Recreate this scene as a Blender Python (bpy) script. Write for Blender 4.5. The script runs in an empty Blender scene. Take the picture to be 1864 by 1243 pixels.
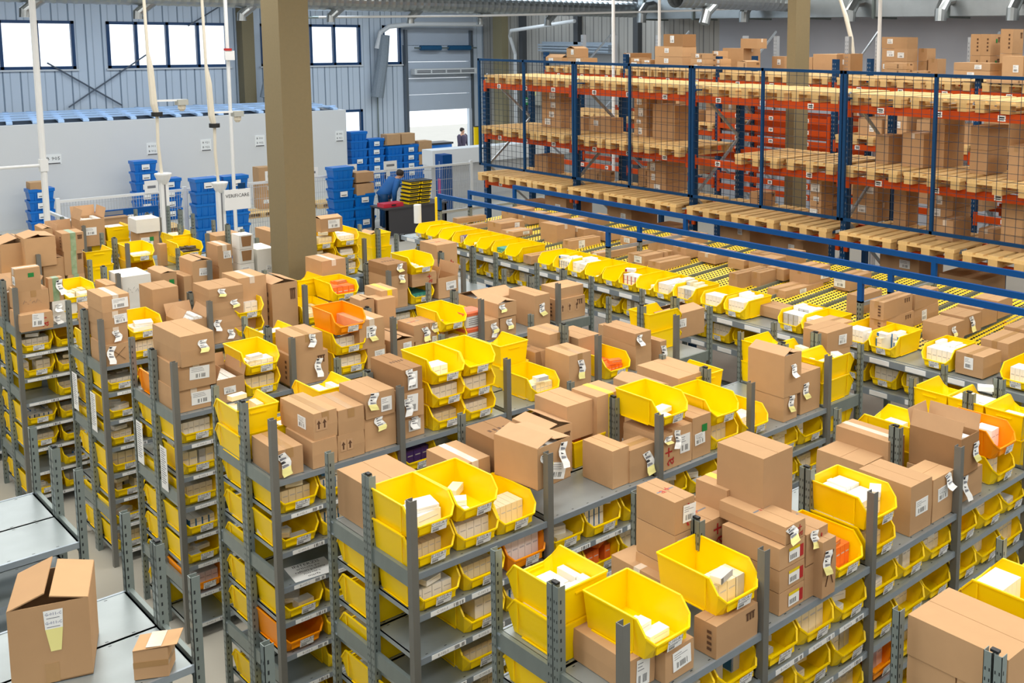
import bpy, math, random
from mathutils import Vector, Matrix
PI=math.pi
sc=bpy.context.scene
COL=sc.collection
# ------------------------------------------------------------------ camera
def make_camera():
    f,cx,cy=1917.94,1252.2,311.4
    yaw,pit,rol=[math.radians(v) for v in (44.2514,7.2649,-0.4319)]
    F=Vector((math.cos(yaw)*math.cos(pit),math.sin(yaw)*math.cos(pit),-math.sin(pit)))
    Rt=F.cross(Vector((0,0,1))).normalized(); D=F.cross(Rt)
    r=Rt*math.cos(rol)+D*math.sin(rol); d=-Rt*math.sin(rol)+D*math.cos(rol)
    cd=bpy.data.cameras.new('camera'); cd.sensor_width=36; cd.lens=f*36/1864
    cd.shift_x=(932-cx)/1864; cd.shift_y=(cy-621.5)/1864
    cd.clip_start=.05; cd.clip_end=300
    c=bpy.data.objects.new('camera',cd); COL.objects.link(c)
    m=Matrix((r,-d,-F)).transposed().to_4x4(); m.translation=Vector((0,0,5.12))
    c.matrix_world=m; sc.camera=c
make_camera()
# ------------------------------------------------------------------ world, added fill strips, exposure
w=bpy.data.worlds.new('sky'); sc.world=w; w.use_nodes=True
bg=w.node_tree.nodes['Background']; bg.inputs[0].default_value=(.9,.95,1,1); bg.inputs[1].default_value=1.7
sc.view_settings.view_transform='Standard'; sc.view_settings.look='None'; sc.view_settings.gamma=1; sc.view_settings.use_curve_mapping=False
sc.view_settings.exposure=0.1
def fill_strip(x0,x1,y,z,wd,power,col=(1,.97,.92)):  # unseen area light, added overhead for soft, even light from above
    l=bpy.data.lights.new('added_fill_strip','AREA'); l.shape='RECTANGLE'; l.size=x1-x0; l.size_y=wd; l.energy=power; l.color=col
    o=bpy.data.objects.new('added_fill_strip',l); COL.objects.link(o); o.location=((x0+x1)/2,y,z)
for y in (-3.5,0.5,4.5,8.5,12.5,16.5,21.5): fill_strip(-5,15,y,6.95,1.2,500)
for y in (8,13,18): fill_strip(15.5,24,y,6.95,1.2,190)
for y in (26,31): fill_strip(2,24,y,6.95,1.2,560,(.8,.9,1))  # bluish strips added to brighten the back wall
# ------------------------------------------------------------------ materials
def lin(c): return tuple((v/12.92 if v<=.04045 else ((v+.055)/1.055)**2.4) for v in [x/255 for x in c])
MT={}
def mat(name,rgb,rough=.6,metal=0,noise=0,scale=20,rnd=0,bump=0,spec=.5,stretch=None,emit=None,rgb2=None,alpha=None,trans=0):
    if name in MT: return MT[name]
    m=bpy.data.materials.new(name); m.use_nodes=True; nt=m.node_tree; b=nt.nodes['Principled BSDF']
    c=lin(rgb); b.inputs['Base Color'].default_value=(*c,1); b.inputs['Roughness'].default_value=rough; b.inputs['Metallic'].default_value=metal
    b.inputs['Specular IOR Level'].default_value=spec
    if trans: b.inputs['Transmission Weight'].default_value=trans
    src=None
    if noise or rgb2 or bump:
        tc=nt.nodes.new('ShaderNodeTexCoord'); mp=nt.nodes.new('ShaderNodeMapping'); nt.links.new(tc.outputs['Object'],mp.inputs[0])
        if stretch: mp.inputs['Scale'].default_value=stretch
        n=nt.nodes.new('ShaderNodeTexNoise'); n.inputs['Scale'].default_value=scale; n.inputs['Detail'].default_value=5; nt.links.new(mp.outputs[0],n.inputs['Vector'])
        mx=nt.nodes.new('ShaderNodeMix'); mx.data_type='RGBA'
        k=noise; c2=lin(rgb2) if rgb2 else tuple(v*(1-k) for v in c)
        mx.inputs[6].default_value=(*(c if rgb2 else tuple(min(1,v*(1+k)) for v in c)),1); mx.inputs[7].default_value=(*c2,1)
        nt.links.new(n.outputs[0],mx.inputs[0]); src=mx.outputs[2]
        if bump:
            bp=nt.nodes.new('ShaderNodeBump'); bp.inputs['Strength'].default_value=bump; bp.inputs['Distance'].default_value=.004
            nt.links.new(n.outputs[0],bp.inputs['Height']); nt.links.new(bp.outputs[0],b.inputs['Normal'])
    if rnd:
        oi=nt.nodes.new('ShaderNodeObjectInfo'); hs=nt.nodes.new('ShaderNodeHueSaturation')
        mr=nt.nodes.new('ShaderNodeMapRange'); mr.inputs[3].default_value=1-rnd; mr.inputs[4].default_value=1+rnd
        nt.links.new(oi.outputs['Random'],mr.inputs[0]); nt.links.new(mr.outputs[0],hs.inputs['Value'])
        if src: nt.links.new(src,hs.inputs['Color'])
        else: hs.inputs['Color'].default_value=(*c,1)
        src=hs.outputs[0]
    if src: nt.links.new(src,b.inputs['Base Color'])
    if emit: b.inputs['Emission Color'].default_value=(*c,1); b.inputs['Emission Strength'].default_value=emit
    MT[name]=m; return m
CARD=mat('cardboard',(190,152,112),.8,noise=.06,scale=9,rnd=.1,spec=.15)
CARDD=mat('cardboard_dark',(158,120,82),.8,noise=.07,scale=9,rnd=.08,spec=.2)
CARDIN=mat('cardboard_inside',(196,158,120),.85,noise=.06,scale=12,spec=.2)
WCARD=mat('white_cardboard',(226,224,216),.7,noise=.03,scale=9)
TAPEB=mat('brown_tape',(176,138,92),.28,noise=.06,scale=30)
TAPEW=mat('clear_tape',(222,206,186),.2,noise=.1,scale=40)
TAPEY=mat('yellow_tape',(232,205,30),.35)
TAPEG=mat('green_tape',(52,120,62),.35,rgb2=(190,200,170),scale=14)
PAPER=mat('white_paper',(238,239,236),.7,spec=.3)
POSTIT=mat('pale_yellow_paper',(236,228,150),.75,spec=.2)
INK=mat('black_ink',(38,36,40),.7); RED=mat('red_ink',(176,40,38),.7); GREYINK=mat('grey_ink',(120,122,128),.7); FAINT=mat('faint_print',(190,192,196),.6)
BROWNINK=mat('brown_ink',(92,62,40),.8); GREENST=mat('green_sticker',(30,130,60),.5)
YEL=mat('yellow_plastic',(255,214,0),.35,noise=.02,scale=3,rnd=.02,spec=.28)
ORA=mat('orange_plastic',(255,152,4),.35,noise=.04,scale=3,spec=.28)
STEEL=mat('galvanised_steel',(130,141,138),.42,.4,noise=.13,scale=14,stretch=(1,1,.3))
STEELD=mat('steel_slot',(34,40,42),.6,.2)
SHELF=mat('steel_shelf',(160,170,172),.33,.5,noise=.12,scale=6)
LIP=mat('steel_lip',(164,176,186),.3,.5,noise=.1,scale=12)
CAP=mat('black_plastic',(26,28,30),.5)
BLUEP=mat('blue_paint',(4,72,138),.4,noise=.04,scale=8,spec=.2); NAVY=mat('navy_paint',(14,58,98),.45,noise=.05,scale=8,spec=.2)
ORP=mat('orange_paint',(190,70,16),.5,noise=.1,scale=5,spec=.2)
WOOD=mat('pallet_wood',(222,186,126),.75,noise=.12,scale=7,stretch=(1,6,6),rnd=.1,bump=.2); WOODB=mat('pallet_block',(206,170,112),.8,noise=.14,scale=14,rnd=.08)
BLUE=mat('blue_crate',(2,108,194),.36,noise=.06,scale=6,rnd=.05)
WHITEP=mat('white_paint',(226,228,228),.5,noise=.02,scale=5); GALV=mat('duct_metal',(168,174,176),.3,.85,noise=.16,scale=3)
FLOOR=mat('concrete_floor',(176,172,160),.45,noise=.09,scale=1.3)
WALLW=mat('white_panel_wall',(216,217,216),.7,noise=.015,scale=2); CONC=mat('painted_concrete',(128,115,84),.75,noise=.06,scale=30)
GLASS=None
PACKM=[mat('pack_white',(240,240,236),.45),mat('pack_blue',(40,110,180),.45),mat('pack_red',(176,44,52),.45),mat('pack_teal',(60,160,160),.45),mat('pack_orange',(236,120,50),.45),mat('pack_black',(48,44,52),.45),mat('pack_cream',(232,222,190),.5),mat('pack_purple',(74,50,128),.45)]
# ------------------------------------------------------------------ mesh builder
class MB:
    def __init__(s): s.v=[];s.f=[];s.m=[]
    def add(s,v,f,mi=0):
        n=len(s.v); s.v+=[tuple(p) for p in v]; s.f+=[tuple(n+i for i in q) for q in f]; s.m+=[mi]*len(f); return s
    def box(s,x0,x1,y0,y1,z0,z1,mi=0,M=None):
        v=[(x,y,z) for z in (z0,z1) for y in (y0,y1) for x in (x0,x1)]
        if M is not None: v=[M@Vector(p) for p in v]
        return s.add(v,[(0,2,3,1),(4,5,7,6),(0,1,5,4),(2,6,7,3),(0,4,6,2),(1,3,7,5)],mi)
    def quad(s,a,b,c,d,mi=0): return s.add([a,b,c,d],[(0,1,2,3)],mi)
    def tube(s,p0,p1,r,n=8,mi=0,r1=None,cap=True):
        p0=Vector(p0);p1=Vector(p1);d=(p1-p0).normalized();u=d.orthogonal().normalized();w=d.cross(u);r1=r if r1 is None else r1
        v=[];
        for p,q in((p0,r),(p1,r1)):
            for i in range(n):
                a=2*PI*i/n; v.append(p+(u*math.cos(a)+w*math.sin(a))*q)
        f=[(i,(i+1)%n,n+(i+1)%n,n+i) for i in range(n)]
        if cap: f+=[tuple(range(n-1,-1,-1)),tuple(range(n,2*n))]
        return s.add(v,f,mi)
    def path(s,pts,r,n=8,mi=0):
        pts=[Vector(p) for p in pts];v=[];f=[]
        prev=None
        for k,p in enumerate(pts):
            d=(pts[min(k+1,len(pts)-1)]-pts[max(k-1,0)]).normalized()
            u=d.orthogonal().normalized() if prev is None else (prev-d*prev.dot(d)).normalized()
            prev=u;w=d.cross(u);rr=r[k] if isinstance(r,(list,tuple)) else r
            for i in range(n):
                a=2*PI*i/n;v.append(p+(u*math.cos(a)+w*math.sin(a))*rr)
        for k in range(len(pts)-1):
            for i in range(n): f.append((k*n+i,k*n+(i+1)%n,(k+1)*n+(i+1)%n,(k+1)*n+i))
        f+=[tuple(range(n-1,-1,-1)),tuple(range((len(pts)-1)*n,len(pts)*n))]
        return s.add(v,f,mi)
    def bar(s,p0,p1,w,h,mi=0):
        p0=Vector(p0);p1=Vector(p1);d=p1-p0;L=d.length;d.normalize()
        up=Vector((0,0,1)) if abs(d.z)<.95 else Vector((1,0,0))
        x=d.cross(up).normalized();z=x.cross(d)
        M=Matrix((x,d,z)).transposed().to_4x4();M.translation=p0
        return s.box(-w/2,w/2,0,L,-h/2,h/2,mi,M)
    def mesh(s,name,mats):
        me=bpy.data.meshes.new(name); me.from_pydata(s.v,[],s.f)
        for m in mats: me.materials.append(m)
        if len(mats)>1: me.polygons.foreach_set('material_index',s.m)
        me.update(); return me
    def build(s,name,mats,parent=None,loc=(0,0,0),rz=0,smooth=False):
        if not isinstance(mats,(list,tuple)): mats=[mats]
        me=s.mesh(name,mats)
        if smooth: me.polygons.foreach_set('use_smooth',[True]*len(me.polygons))
        return inst(name,me,parent,loc,rz)
def inst(name,me,parent=None,loc=(0,0,0),rz=0,rot=None,scale=None):
    o=bpy.data.objects.new(name,me); COL.objects.link(o); o.location=loc
    o.rotation_euler=rot if rot is not None else (0,0,rz)
    if scale: o.scale=scale
    if parent is not None: o.parent=parent
    return o
def tag(o,label,cat,group=None,kind=None):
    if label: o['label']=label
    if cat: o['category']=cat
    if group: o['group']=group
    if kind: o['kind']=kind
    return o
def thing(name,label,cat,loc=(0,0,0),rz=0,group=None):
    o=bpy.data.objects.new(name,None); o.empty_display_size=.05; COL.objects.link(o); o.location=loc; o.rotation_euler=(0,0,rz)
    return tag(o,label,cat,group)
def copy_tree(o,parent=None):
    c=o.copy(); COL.objects.link(c)
    if parent is not None: c.parent=parent
    for ch in [x for x in o.children]: copy_tree(ch,c)
    return c
def struct(name,mb,m,**k):
    o=mb.build(name,m,**k); o['kind']='structure'; return o
# text as flat mesh geometry
TXT={}
def text_geo(s,size):
    key=s
    if key not in TXT:
        cu=bpy.data.curves.new('t','FONT'); cu.body=s; cu.size=1; cu.resolution_u=1; cu.align_x='CENTER'; cu.align_y='CENTER'
        o=bpy.data.objects.new('t',cu); COL.objects.link(o); bpy.context.view_layer.update()
        me=o.evaluated_get(bpy.context.evaluated_depsgraph_get()).to_mesh()
        TXT[key]=([tuple(v.co) for v in me.vertices],[tuple(p.vertices) for p in me.polygons])
        bpy.data.objects.remove(o); bpy.data.curves.remove(cu)
    v,f=TXT[key]; return [(x*size,y*size) for x,y,_ in v],f
def put_text(mb,s,size,O,U,V,mi,sx=1):
    """flat text at O, U = reading direction, V = up"""
    O=Vector(O);U=Vector(U);V=Vector(V); v,f=text_geo(s,size)
    mb.add([O+U*x*sx+V*y for x,y in v],f,mi)
# ------------------------------------------------------------------ words for labels
ORD='first second third fourth fifth sixth seventh eighth ninth tenth eleventh twelfth thirteenth fourteenth fifteenth sixteenth seventeenth eighteenth nineteenth twentieth'.split()
def ordw(i):
    if i<20: return ORD[i]
    t=(i+1)//10; u=(i+1)%10
    tens={2:'twenty',3:'thirty',4:'forty',5:'fifty',6:'sixty'}[t]
    return tens+('-'+ORD[u-1] if u else 'th') if u else {2:'twentieth',3:'thirtieth',4:'fortieth',5:'fiftieth',6:'sixtieth'}[t]
ROWN=dict(a='first',b='second',c='third',d='fourth',e='fifth',f='sixth',g='seventh',z='back',y='rearmost')
SHN=['bottom shelf','seventh shelf down','sixth shelf down','fifth shelf down','fourth shelf down','third shelf down','second shelf down','top shelf']
LEV=[.13,.395,.66,.915,1.18,1.445,1.72,1.985]
YF=dict(g=1.547,f=3.368,e=5.19,d=7.01,c=8.83,b=10.65,a=12.6,z=14.35,y=16.1)
XS=dict(a=2.82,z=2.48,y=2.48)
NB=dict(a=4,z=3,y=3)
DU=.4935
rng=random.Random(11)
# ------------------------------------------------------------------ room
def room():
    struct('floor',MB().box(-8,40,-8,52,-.1,0),FLOOR)
    # window wall: cladding with openings (y=36)
    clad=bpy.data.materials.new('ribbed_cladding'); clad.use_nodes=True; nt=clad.node_tree; b=nt.nodes['Principled BSDF']
    tc=nt.nodes.new('ShaderNodeTexCoord'); sp=nt.nodes.new('ShaderNodeSeparateXYZ'); nt.links.new(tc.outputs['Object'],sp.inputs[0])
    ad=nt.nodes.new('ShaderNodeMath'); ad.operation='ADD'; nt.links.new(sp.outputs[0],ad.inputs[0]); nt.links.new(sp.outputs[1],ad.inputs[1])
    mu=nt.nodes.new('ShaderNodeMath'); mu.operation='MULTIPLY'; mu.inputs[1].default_value=2.2; nt.links.new(ad.outputs[0],mu.inputs[0])
    fr=nt.nodes.new('ShaderNodeMath'); fr.operation='FRACT'; nt.links.new(mu.outputs[0],fr.inputs[0])
    rp=nt.nodes.new('ShaderNodeValToRGB'); rp.color_ramp.interpolation='LINEAR'
    e=rp.color_ramp.elements; e[0].position=0; e[0].color=(1,1,1,1); e[1].position=1; e[1].color=(1,1,1,1)
    for p,v in ((.08,1),(.1,.1),(.16,.1),(.18,1),(.5,1),(.52,.6),(.56,.6),(.58,1)):
        q=rp.color_ramp.elements.new(p); q.color=(v,v,v,1)
    nt.links.new(fr.outputs[0],rp.inputs[0])
    bp=nt.nodes.new('ShaderNodeBump'); bp.inputs['Strength'].default_value=.8; bp.inputs['Distance'].default_value=.02; nt.links.new(rp.outputs[0],bp.inputs['Height']); nt.links.new(bp.outputs[0],b.inputs['Normal'])
    mx=nt.nodes.new('ShaderNodeMix'); mx.data_type='RGBA'; mx.inputs[6].default_value=(*lin((120,138,156)),1); mx.inputs[7].default_value=(*lin((212,223,234)),1); nt.links.new(rp.outputs[0],mx.inputs[0]); nt.links.new(mx.outputs[2],b.inputs['Base Color']); b.inputs['Roughness'].default_value=.5
    clad2=clad.copy(); clad2.name='ribbed_cladding_grey'
    for n in clad2.node_tree.nodes:
        if n.type=='MIX': n.inputs[6].default_value=(*lin((96,94,92)),1); n.inputs[7].default_value=(*lin((172,168,160)),1)
    Yw=36;zt=7.2
    ops=[(4.0,10.1,4.0,5.46),(11.0,14.75,4.0,5.46),(15.85,19.58,4.0,5.46),(20.48,21.25,4.0,5.46),(18.6,19.58,0,2.36),(21.42,24.3,0,4.3)]
    xs=sorted({-8,25,*[o[0] for o in ops],*[o[1] for o in ops]}); zs=sorted({0,zt,*[o[2] for o in ops],*[o[3] for o in ops]})
    mb=MB()
    for i in range(len(xs)-1):
        for j in range(len(zs)-1):
            cx=(xs[i]+xs[i+1])/2; cz=(zs[j]+zs[j+1])/2
            if any(o[0]<cx<o[1] and o[2]<cz<o[3] for o in ops): continue
            mb.box(xs[i],xs[i+1],Yw,Yw+.2,zs[j],zs[j+1])
    struct('wall_back',mb,clad)
    global GLASS
    GLASS=mat('window_glass',(245,250,255),.02,trans=1.0)
    fr_=mat('window_frame_blue',(20,66,110),.4)
    def window(n,x0,x1,z0,z1,cuts,pane_open=()):
        r=thing('window_%d'%n,None,None); r['kind']='structure'
        m=MB(); t=.09
        m.box(x0,x1,Yw-.04,Yw+.1,z0,z0+t).box(x0,x1,Yw-.04,Yw+.1,z1-t,z1)
        for c in [x0+t/2]+cuts+[x1-t/2]: m.box(c-t/2,c+t/2,Yw-.04,Yw+.1,z0,z1)
        m.build('window_frame',fr_,r)
        MB().box(x0+.02,x1-.02,Yw+.04,Yw+.05,z0+.02,z1-.02).build('window_pane',GLASS,r)
        MB().box(x0-.06,x1+.06,Yw-.08,Yw-.005,z0-.05,z0).build('window_sill',WHITEP,r)
    window(1,4.0,10.1,4.0,5.46,[6.2,7.2,8.15,9.1]); window(2,11.0,14.75,4.0,5.46,[11.86,12.8,13.76]); window(3,15.85,19.58,4.0,5.46,[16.75,17.66,18.55])
    window(4,20.48,21.25,4.0,5.46,[]); window(5,18.6,19.58,0.05,2.36,[])
    # right wall x=25
    struct('wall_right',MB().box(25,25.2,23,36.2,0,zt),clad2)
    lw=mat('grey_plaster',(184,186,194),.8,noise=.04,scale=.6,rgb2=(172,175,184))
    struct('wall_right_plaster',MB().box(25,25.2,-8,23,0,zt),lw)
    m=MB(); [m.box(24.85,25,y-.12,y+.12,0,zt) for y in (33.2,30.2,27.2,24.4)]; struct('trim_1',MB().box(24.8,25,33.1,33.35,0,zt),mat('dark_post',(70,72,74),.6))
    for i,y in enumerate((29.8,26.6)): struct('trim_%d'%(i+2),MB().box(24.8,25,y,y+.25,0,zt),MT['dark_post'])
    struct('trim_4',MB().box(24.7,25,34.3,34.9,0,zt),mat('tan_post',(150,140,108),.7))
    struct('wall_left',MB().box(-8.2,-8,-8.2,36.2,0,zt),lw); struct('wall_front',MB().box(-8,25.2,-8.2,-8,0,zt),lw)
    struct('ceiling',MB().box(-8.2,25.2,-8.2,36.2,zt,zt+.1),mat('ceiling_grey',(150,155,158),.8,noise=.05,scale=1))
    # white room in the corner
    struct('wall_white_partition',MB().box(-4,16.5,31.4,31.52,0,2.72).box(16.38,16.5,31.52,36,0,2.72),WALLW)
    rr=thing('room_roof_frame','pale blue steel roof grid lying over the white partition room','roof frame')
    rb=mat('pale_blue_steel',(178,206,238),.5); rd=mat('roof_dark',(40,52,66),.8)
    MB().box(-4,16.4,31.5,36,2.6,2.66).build('roof_sheet',rd,rr)
    for i in range(34):
        x=-3.6+.6*i; MB().bar((x,31.5,2.76),(x+.9,35.8,2.76),.14,.06).build('roof_rafter',rb,rr)
    for y in (31.9,32.8,33.7,34.6): MB().bar((-4,y,2.82),(16.4,y,2.82),.07,.05).build('roof_purlin',rb,rr)
    # signs on the white wall
    def wsign(x,z,wd,ht,lines,label):
        r=thing('wall_sign',label,'sign',(x,31.385,z)); MB().box(-wd/2,wd/2,0,.012,-ht/2,ht/2).build('sign_plate',PAPER,r)
        t=MB(); 
        for i,(s,sz) in enumerate(lines):
            if s: put_text(t,s,sz,(0,-.002,ht/2-.06-ht*.8*i/max(1,len(lines))-sz*.4),(1,0,0),(0,0,1),0,1.1)
        t.build('sign_lettering',INK,r)
        MB().box(-wd*.42,wd*.42,-.002,.0,-ht/2+.01,-ht/2+.035).build('barcode',INK,r)
    wsign(8.12,1.77,.38,.26,[('B 905',.13)],'white wall sign reading B 905 with a black bar under it')
    wsign(10.6,1.87,.3,.34,[('B 911',.08),('B 912',.08)],'small wall sign with two code lines above the blue crates by the white wall')
    wsign(12.08,1.88,.3,.34,[('B 921',.08),('B 922',.08)],'small wall sign with two code lines between the hanging cable posts')
    wsign(13.67,1.9,.3,.34,[('B 931',.08),('B 932',.08)],'small wall sign with two code lines beside the tall concrete column')
    wsign(16.25,1.88,.28,.34,[('B 941',.08),('B 951',.08)],'small wall sign with two code lines at the end corner of the white wall')
    # dock door
    d=thing('door_1',None,None); d['kind']='structure'
    pan=mat('dock_panel',(196,206,218),.45,noise=.02,scale=3)
    for i in range(4): MB().box(21.45,24.3,35.85,35.95,2.2+.63*i,2.2+.63*i+.615).build('door_panel',pan,d)
    for x in (21.38,24.32): MB().box(x-.05,x+.05,35.8,35.99,0,5.3).build('door_track',mat('track_steel',(120,128,136),.4,.6),d)
    MB().box(21.3,24.5,35.95,36.0,4.72,6.4).build('door_header',pan,d)
    MB().tube((21.6,35.6,4.62),(24.4,35.6,4.62),.03,8).build('spring_shaft',STEEL,d)
    for a,b_ in ((21.85,22.75),(23.1,24.1)): MB().tube((a,35.6,4.62),(b_,35.6,4.62),.1,12).build('torsion_spring',mat('spring_blue',(30,90,130),.4),d)
    ac=thing('air_curtain','long white air curtain unit with grille slots mounted over the dock door','air heater',(22.9,35.6,3.72))
    MB().box(-1.4,1.4,-.14,.14,-.11,.11).build('housing',WHITEP,ac)
    g=MB(); [g.box(-1.3+.66*i,-1.3+.66*i+.6,-.145,-.139,-.05+.06*j,-.01+.06*j) for i in range(4) for j in range(2)]; g.build('grille',mat('grille_grey',(110,112,115),.6),ac)
    # X bracing on the window wall
    br=thing('cross_bracing','thin steel X brace crossing the ribbed wall between the two window bands','brace')
    for a,b_ in (((9.3,35.9,4.2),(11.3,35.9,2.85)),((12.1,35.9,4.42),(9.8,35.9,2.85)),((13.4,35.8,5.35),(14.6,35.8,6.1))): MB().tube(a,b_,.025,6).build('rod',mat('dark_rod',(110,118,128),.5,.3),br)
    # outside ground
    struct('ground_outside',MB().box(10,40,36.3,52,-.12,-.02),mat('pale_asphalt',(240,241,242),.8))
room()
# ------------------------------------------------------------------ shelving racks
def upright_mesh(kind):
    """kind F/B single channel, M double channel; local origin at the floor, profile 50 mm along Y"""
    mb=MB(); H=2.45
    def chan(x0,y0,y1,dirx):
        t=.003
        mb.box(x0,x0+.045,y0,y0+t,.0,H).box(x0,x0+.045,y1-t,y1,0,H).box(x0 if dirx<0 else x0+.042,x0+t if dirx<0 else x0+.045,y0,y1,0,H)
        for yy in (y0+.008,y1-.014):
            for k in range(47):
                z=.06+.05*k; xx=x0-.0006
                if dirx<0: mb.quad((xx,yy,z),(xx,yy+.006,z),(xx,yy+.006,z+.016),(xx,yy,z+.016),1)
        for k in range(47):
            z=.06+.05*k; mb.quad((x0+.012,y0-.0006,z),(x0+.02,y0-.0006,z),(x0+.02,y0-.0006,z+.02),(x0+.012,y0-.0006,z+.02),1)
    if kind=='M':
        chan(-.022,-.045,-.003,-1); chan(-.022,.003,.045,-1)
        mb.box(-.012,.012,-.02,.02,H,H+.012,2)
    else:
        chan(-.022,-.021,.021,-1)
    return mb.mesh('upright',[STEEL,STEELD,CAP])
UPM={k:upright_mesh(k) for k in 'FM'}
UPM['P']=MB().box(-.024,-.02,-.025,.025,0,2.45).box(-.02,.02,-.025,-.021,0,2.45).box(-.02,.02,.021,.025,0,2.45).mesh('upright',[mat('grey_steel',(118,118,112),.5,.25,noise=.05,scale=12)])
def panel_mesh(L,D,front,strip=True):
    mb=MB(); mb.box(.02,L-.02,0,D,-.004,0)
    y0,y1=(-.012,.004) if front else (D-.004,D+.012)
    mb.box(.0,L,y0,y1,-.036,.003,1)
    yb=(D-.01,D) if front else (0,.01); mb.box(.02,L-.02,yb[0],yb[1],-.03,0)
    mb.box(.02,.03,0,D,-.03,0).box(L-.03,L-.02,0,D,-.03,0)
    for k in range(int(L/.13)):
        x=.08+.13*k; y=.02 if front else D-.03
        mb.quad((x,y,.0006),(x+.016,y,.0006),(x+.016,y+.006,.0006),(x,y+.006,.0006),2)
        y=D-.03 if front else .02
        mb.quad((x,y,.0006),(x+.016,y,.0006),(x+.016,y+.006,.0006),(x,y+.006,.0006),2)
    return mb.mesh('shelf_panel',[SHELF,LIP,STEELD])
def strip_mesh(L,code,full=False):
    mb=MB(); r=random.Random(code)
    if full: mb.box(.05,L-.05,-.0145,-.0125,-.031,-.002)
    for k in range(3):
        x=.12+.29*k; mb.box(x-.02,x+.22,-.0146,-.0125,-.031,-.002); put_text(mb,code+'-%d'%(k+1),.02,(x+.06,-.0148,-.017),(1,0,0),(0,0,1),1,1.2)
        for j in range(10):
            if r.random()<.7: mb.quad((x+.14+.007*j,-.0148,-.028),(x+.1445+.007*j,-.0148,-.028),(x+.1445+.007*j,-.0148,-.006),(x+.14+.007*j,-.0148,-.006),1)
    return mb.mesh('label_strip',[PAPER,INK])
PANF=panel_mesh(1.0,DU,True);PANB=panel_mesh(1.0,DU,False)
STRIPS=[strip_mesh(1.0,c) for c in ('E-102','C-101')]+[strip_mesh(1.0,'C-101',True)]
def beam_mesh(D):
    mb=MB(); mb.box(-.012,.012,.0,D,-.1,0); mb.box(-.016,-.012,.01,.04,-.015,-.005,1).box(-.016,-.012,D-.04,D-.01,-.015,-.005,1).box(-.016,-.012,.01,.04,-.095,-.085,1).box(-.016,-.012,D-.04,D-.01,-.095,-.085,1)
    return mb.mesh('side_beam',[STEEL,LIP])
BEAM=beam_mesh(DU)
def rack(row,x0,nb,y,label,endcap=True,levels=LEV,strips=True,far_levels=None,group='shelving rack rows'):
    r=thing('shelving_rack',label,'rack',(x0,y,0),0,group)
    for k in range(nb+1):
        for dy,kk in ((0,'P' if strips else 'F'),(DU,'M'),(2*DU+.005,'F')): inst('upright',UPM[kk],r,(k*1.0,dy,0))
    for lv,z in enumerate(levels):
        for k in range(nb):
            if k>0 and lv<4 and row!='c': continue      # deep in the aisles nothing of these shows
            sp=inst('shelf_panel',PANF,r,(k*1.0,0.0,z)); inst('shelf_panel',PANB,r,(k*1.0,DU,z))
            if strips and lv<len(levels)-1 and k<2: inst('label_strip',STRIPS[2 if row=='a' else (ord(row)+lv)%2],sp)
    for z in (2.0,1.31,.55):
        for dy in (0,DU): inst('side_beam',BEAM,r,(0,dy,z))
    for dy in (0,DU): inst('side_beam',BEAM,r,(nb*1.0,dy,2.0))
    if endcap:
        for dy,kk in ((0,'F'),(DU,'M'),(2*DU,'F')): inst('upright',UPM[kk],r,(nb+.47,dy,0))
        for z in levels[-4:]: MB().box(.01,.46,.02,2*DU-.02,-.03,0).build('end_shelf',SHELF,r,(nb,0,z))
        for dy in (0,): 
            MB().box(0,.47,-.012,.012,-.1,0).build('side_beam',STEEL,r,(nb,dy,2.0)); MB().box(0,.47,-.012,.012,-.1,0).build('side_beam',STEEL,r,(nb,2*DU,2.0))
    return r
for k in 'yzabcdefg':
    rack(k,XS.get(k,3.054),NB.get(k,4),YF[k],{'y':'rearmost galvanised shelving row, half hidden beyond the others near the mesh fence','z':'shelving row behind the leftmost row, near the white hanging posts'}.get(k) or '%s row from left of galvanised two-sided picking shelves with yellow bins'%ROWN[k])
for k,lb in (('f','empty-topped shelving row across the cross aisle, facing the sixth rack row'),('e','shelving row across the cross aisle carrying the open carton and small carton'),('d','shelving row at far left across the cross aisle with bare steel top')):
    rack(k,-2.17,4,YF[k],lb,False,strips=False,group='shelving rows across the aisle')
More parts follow.
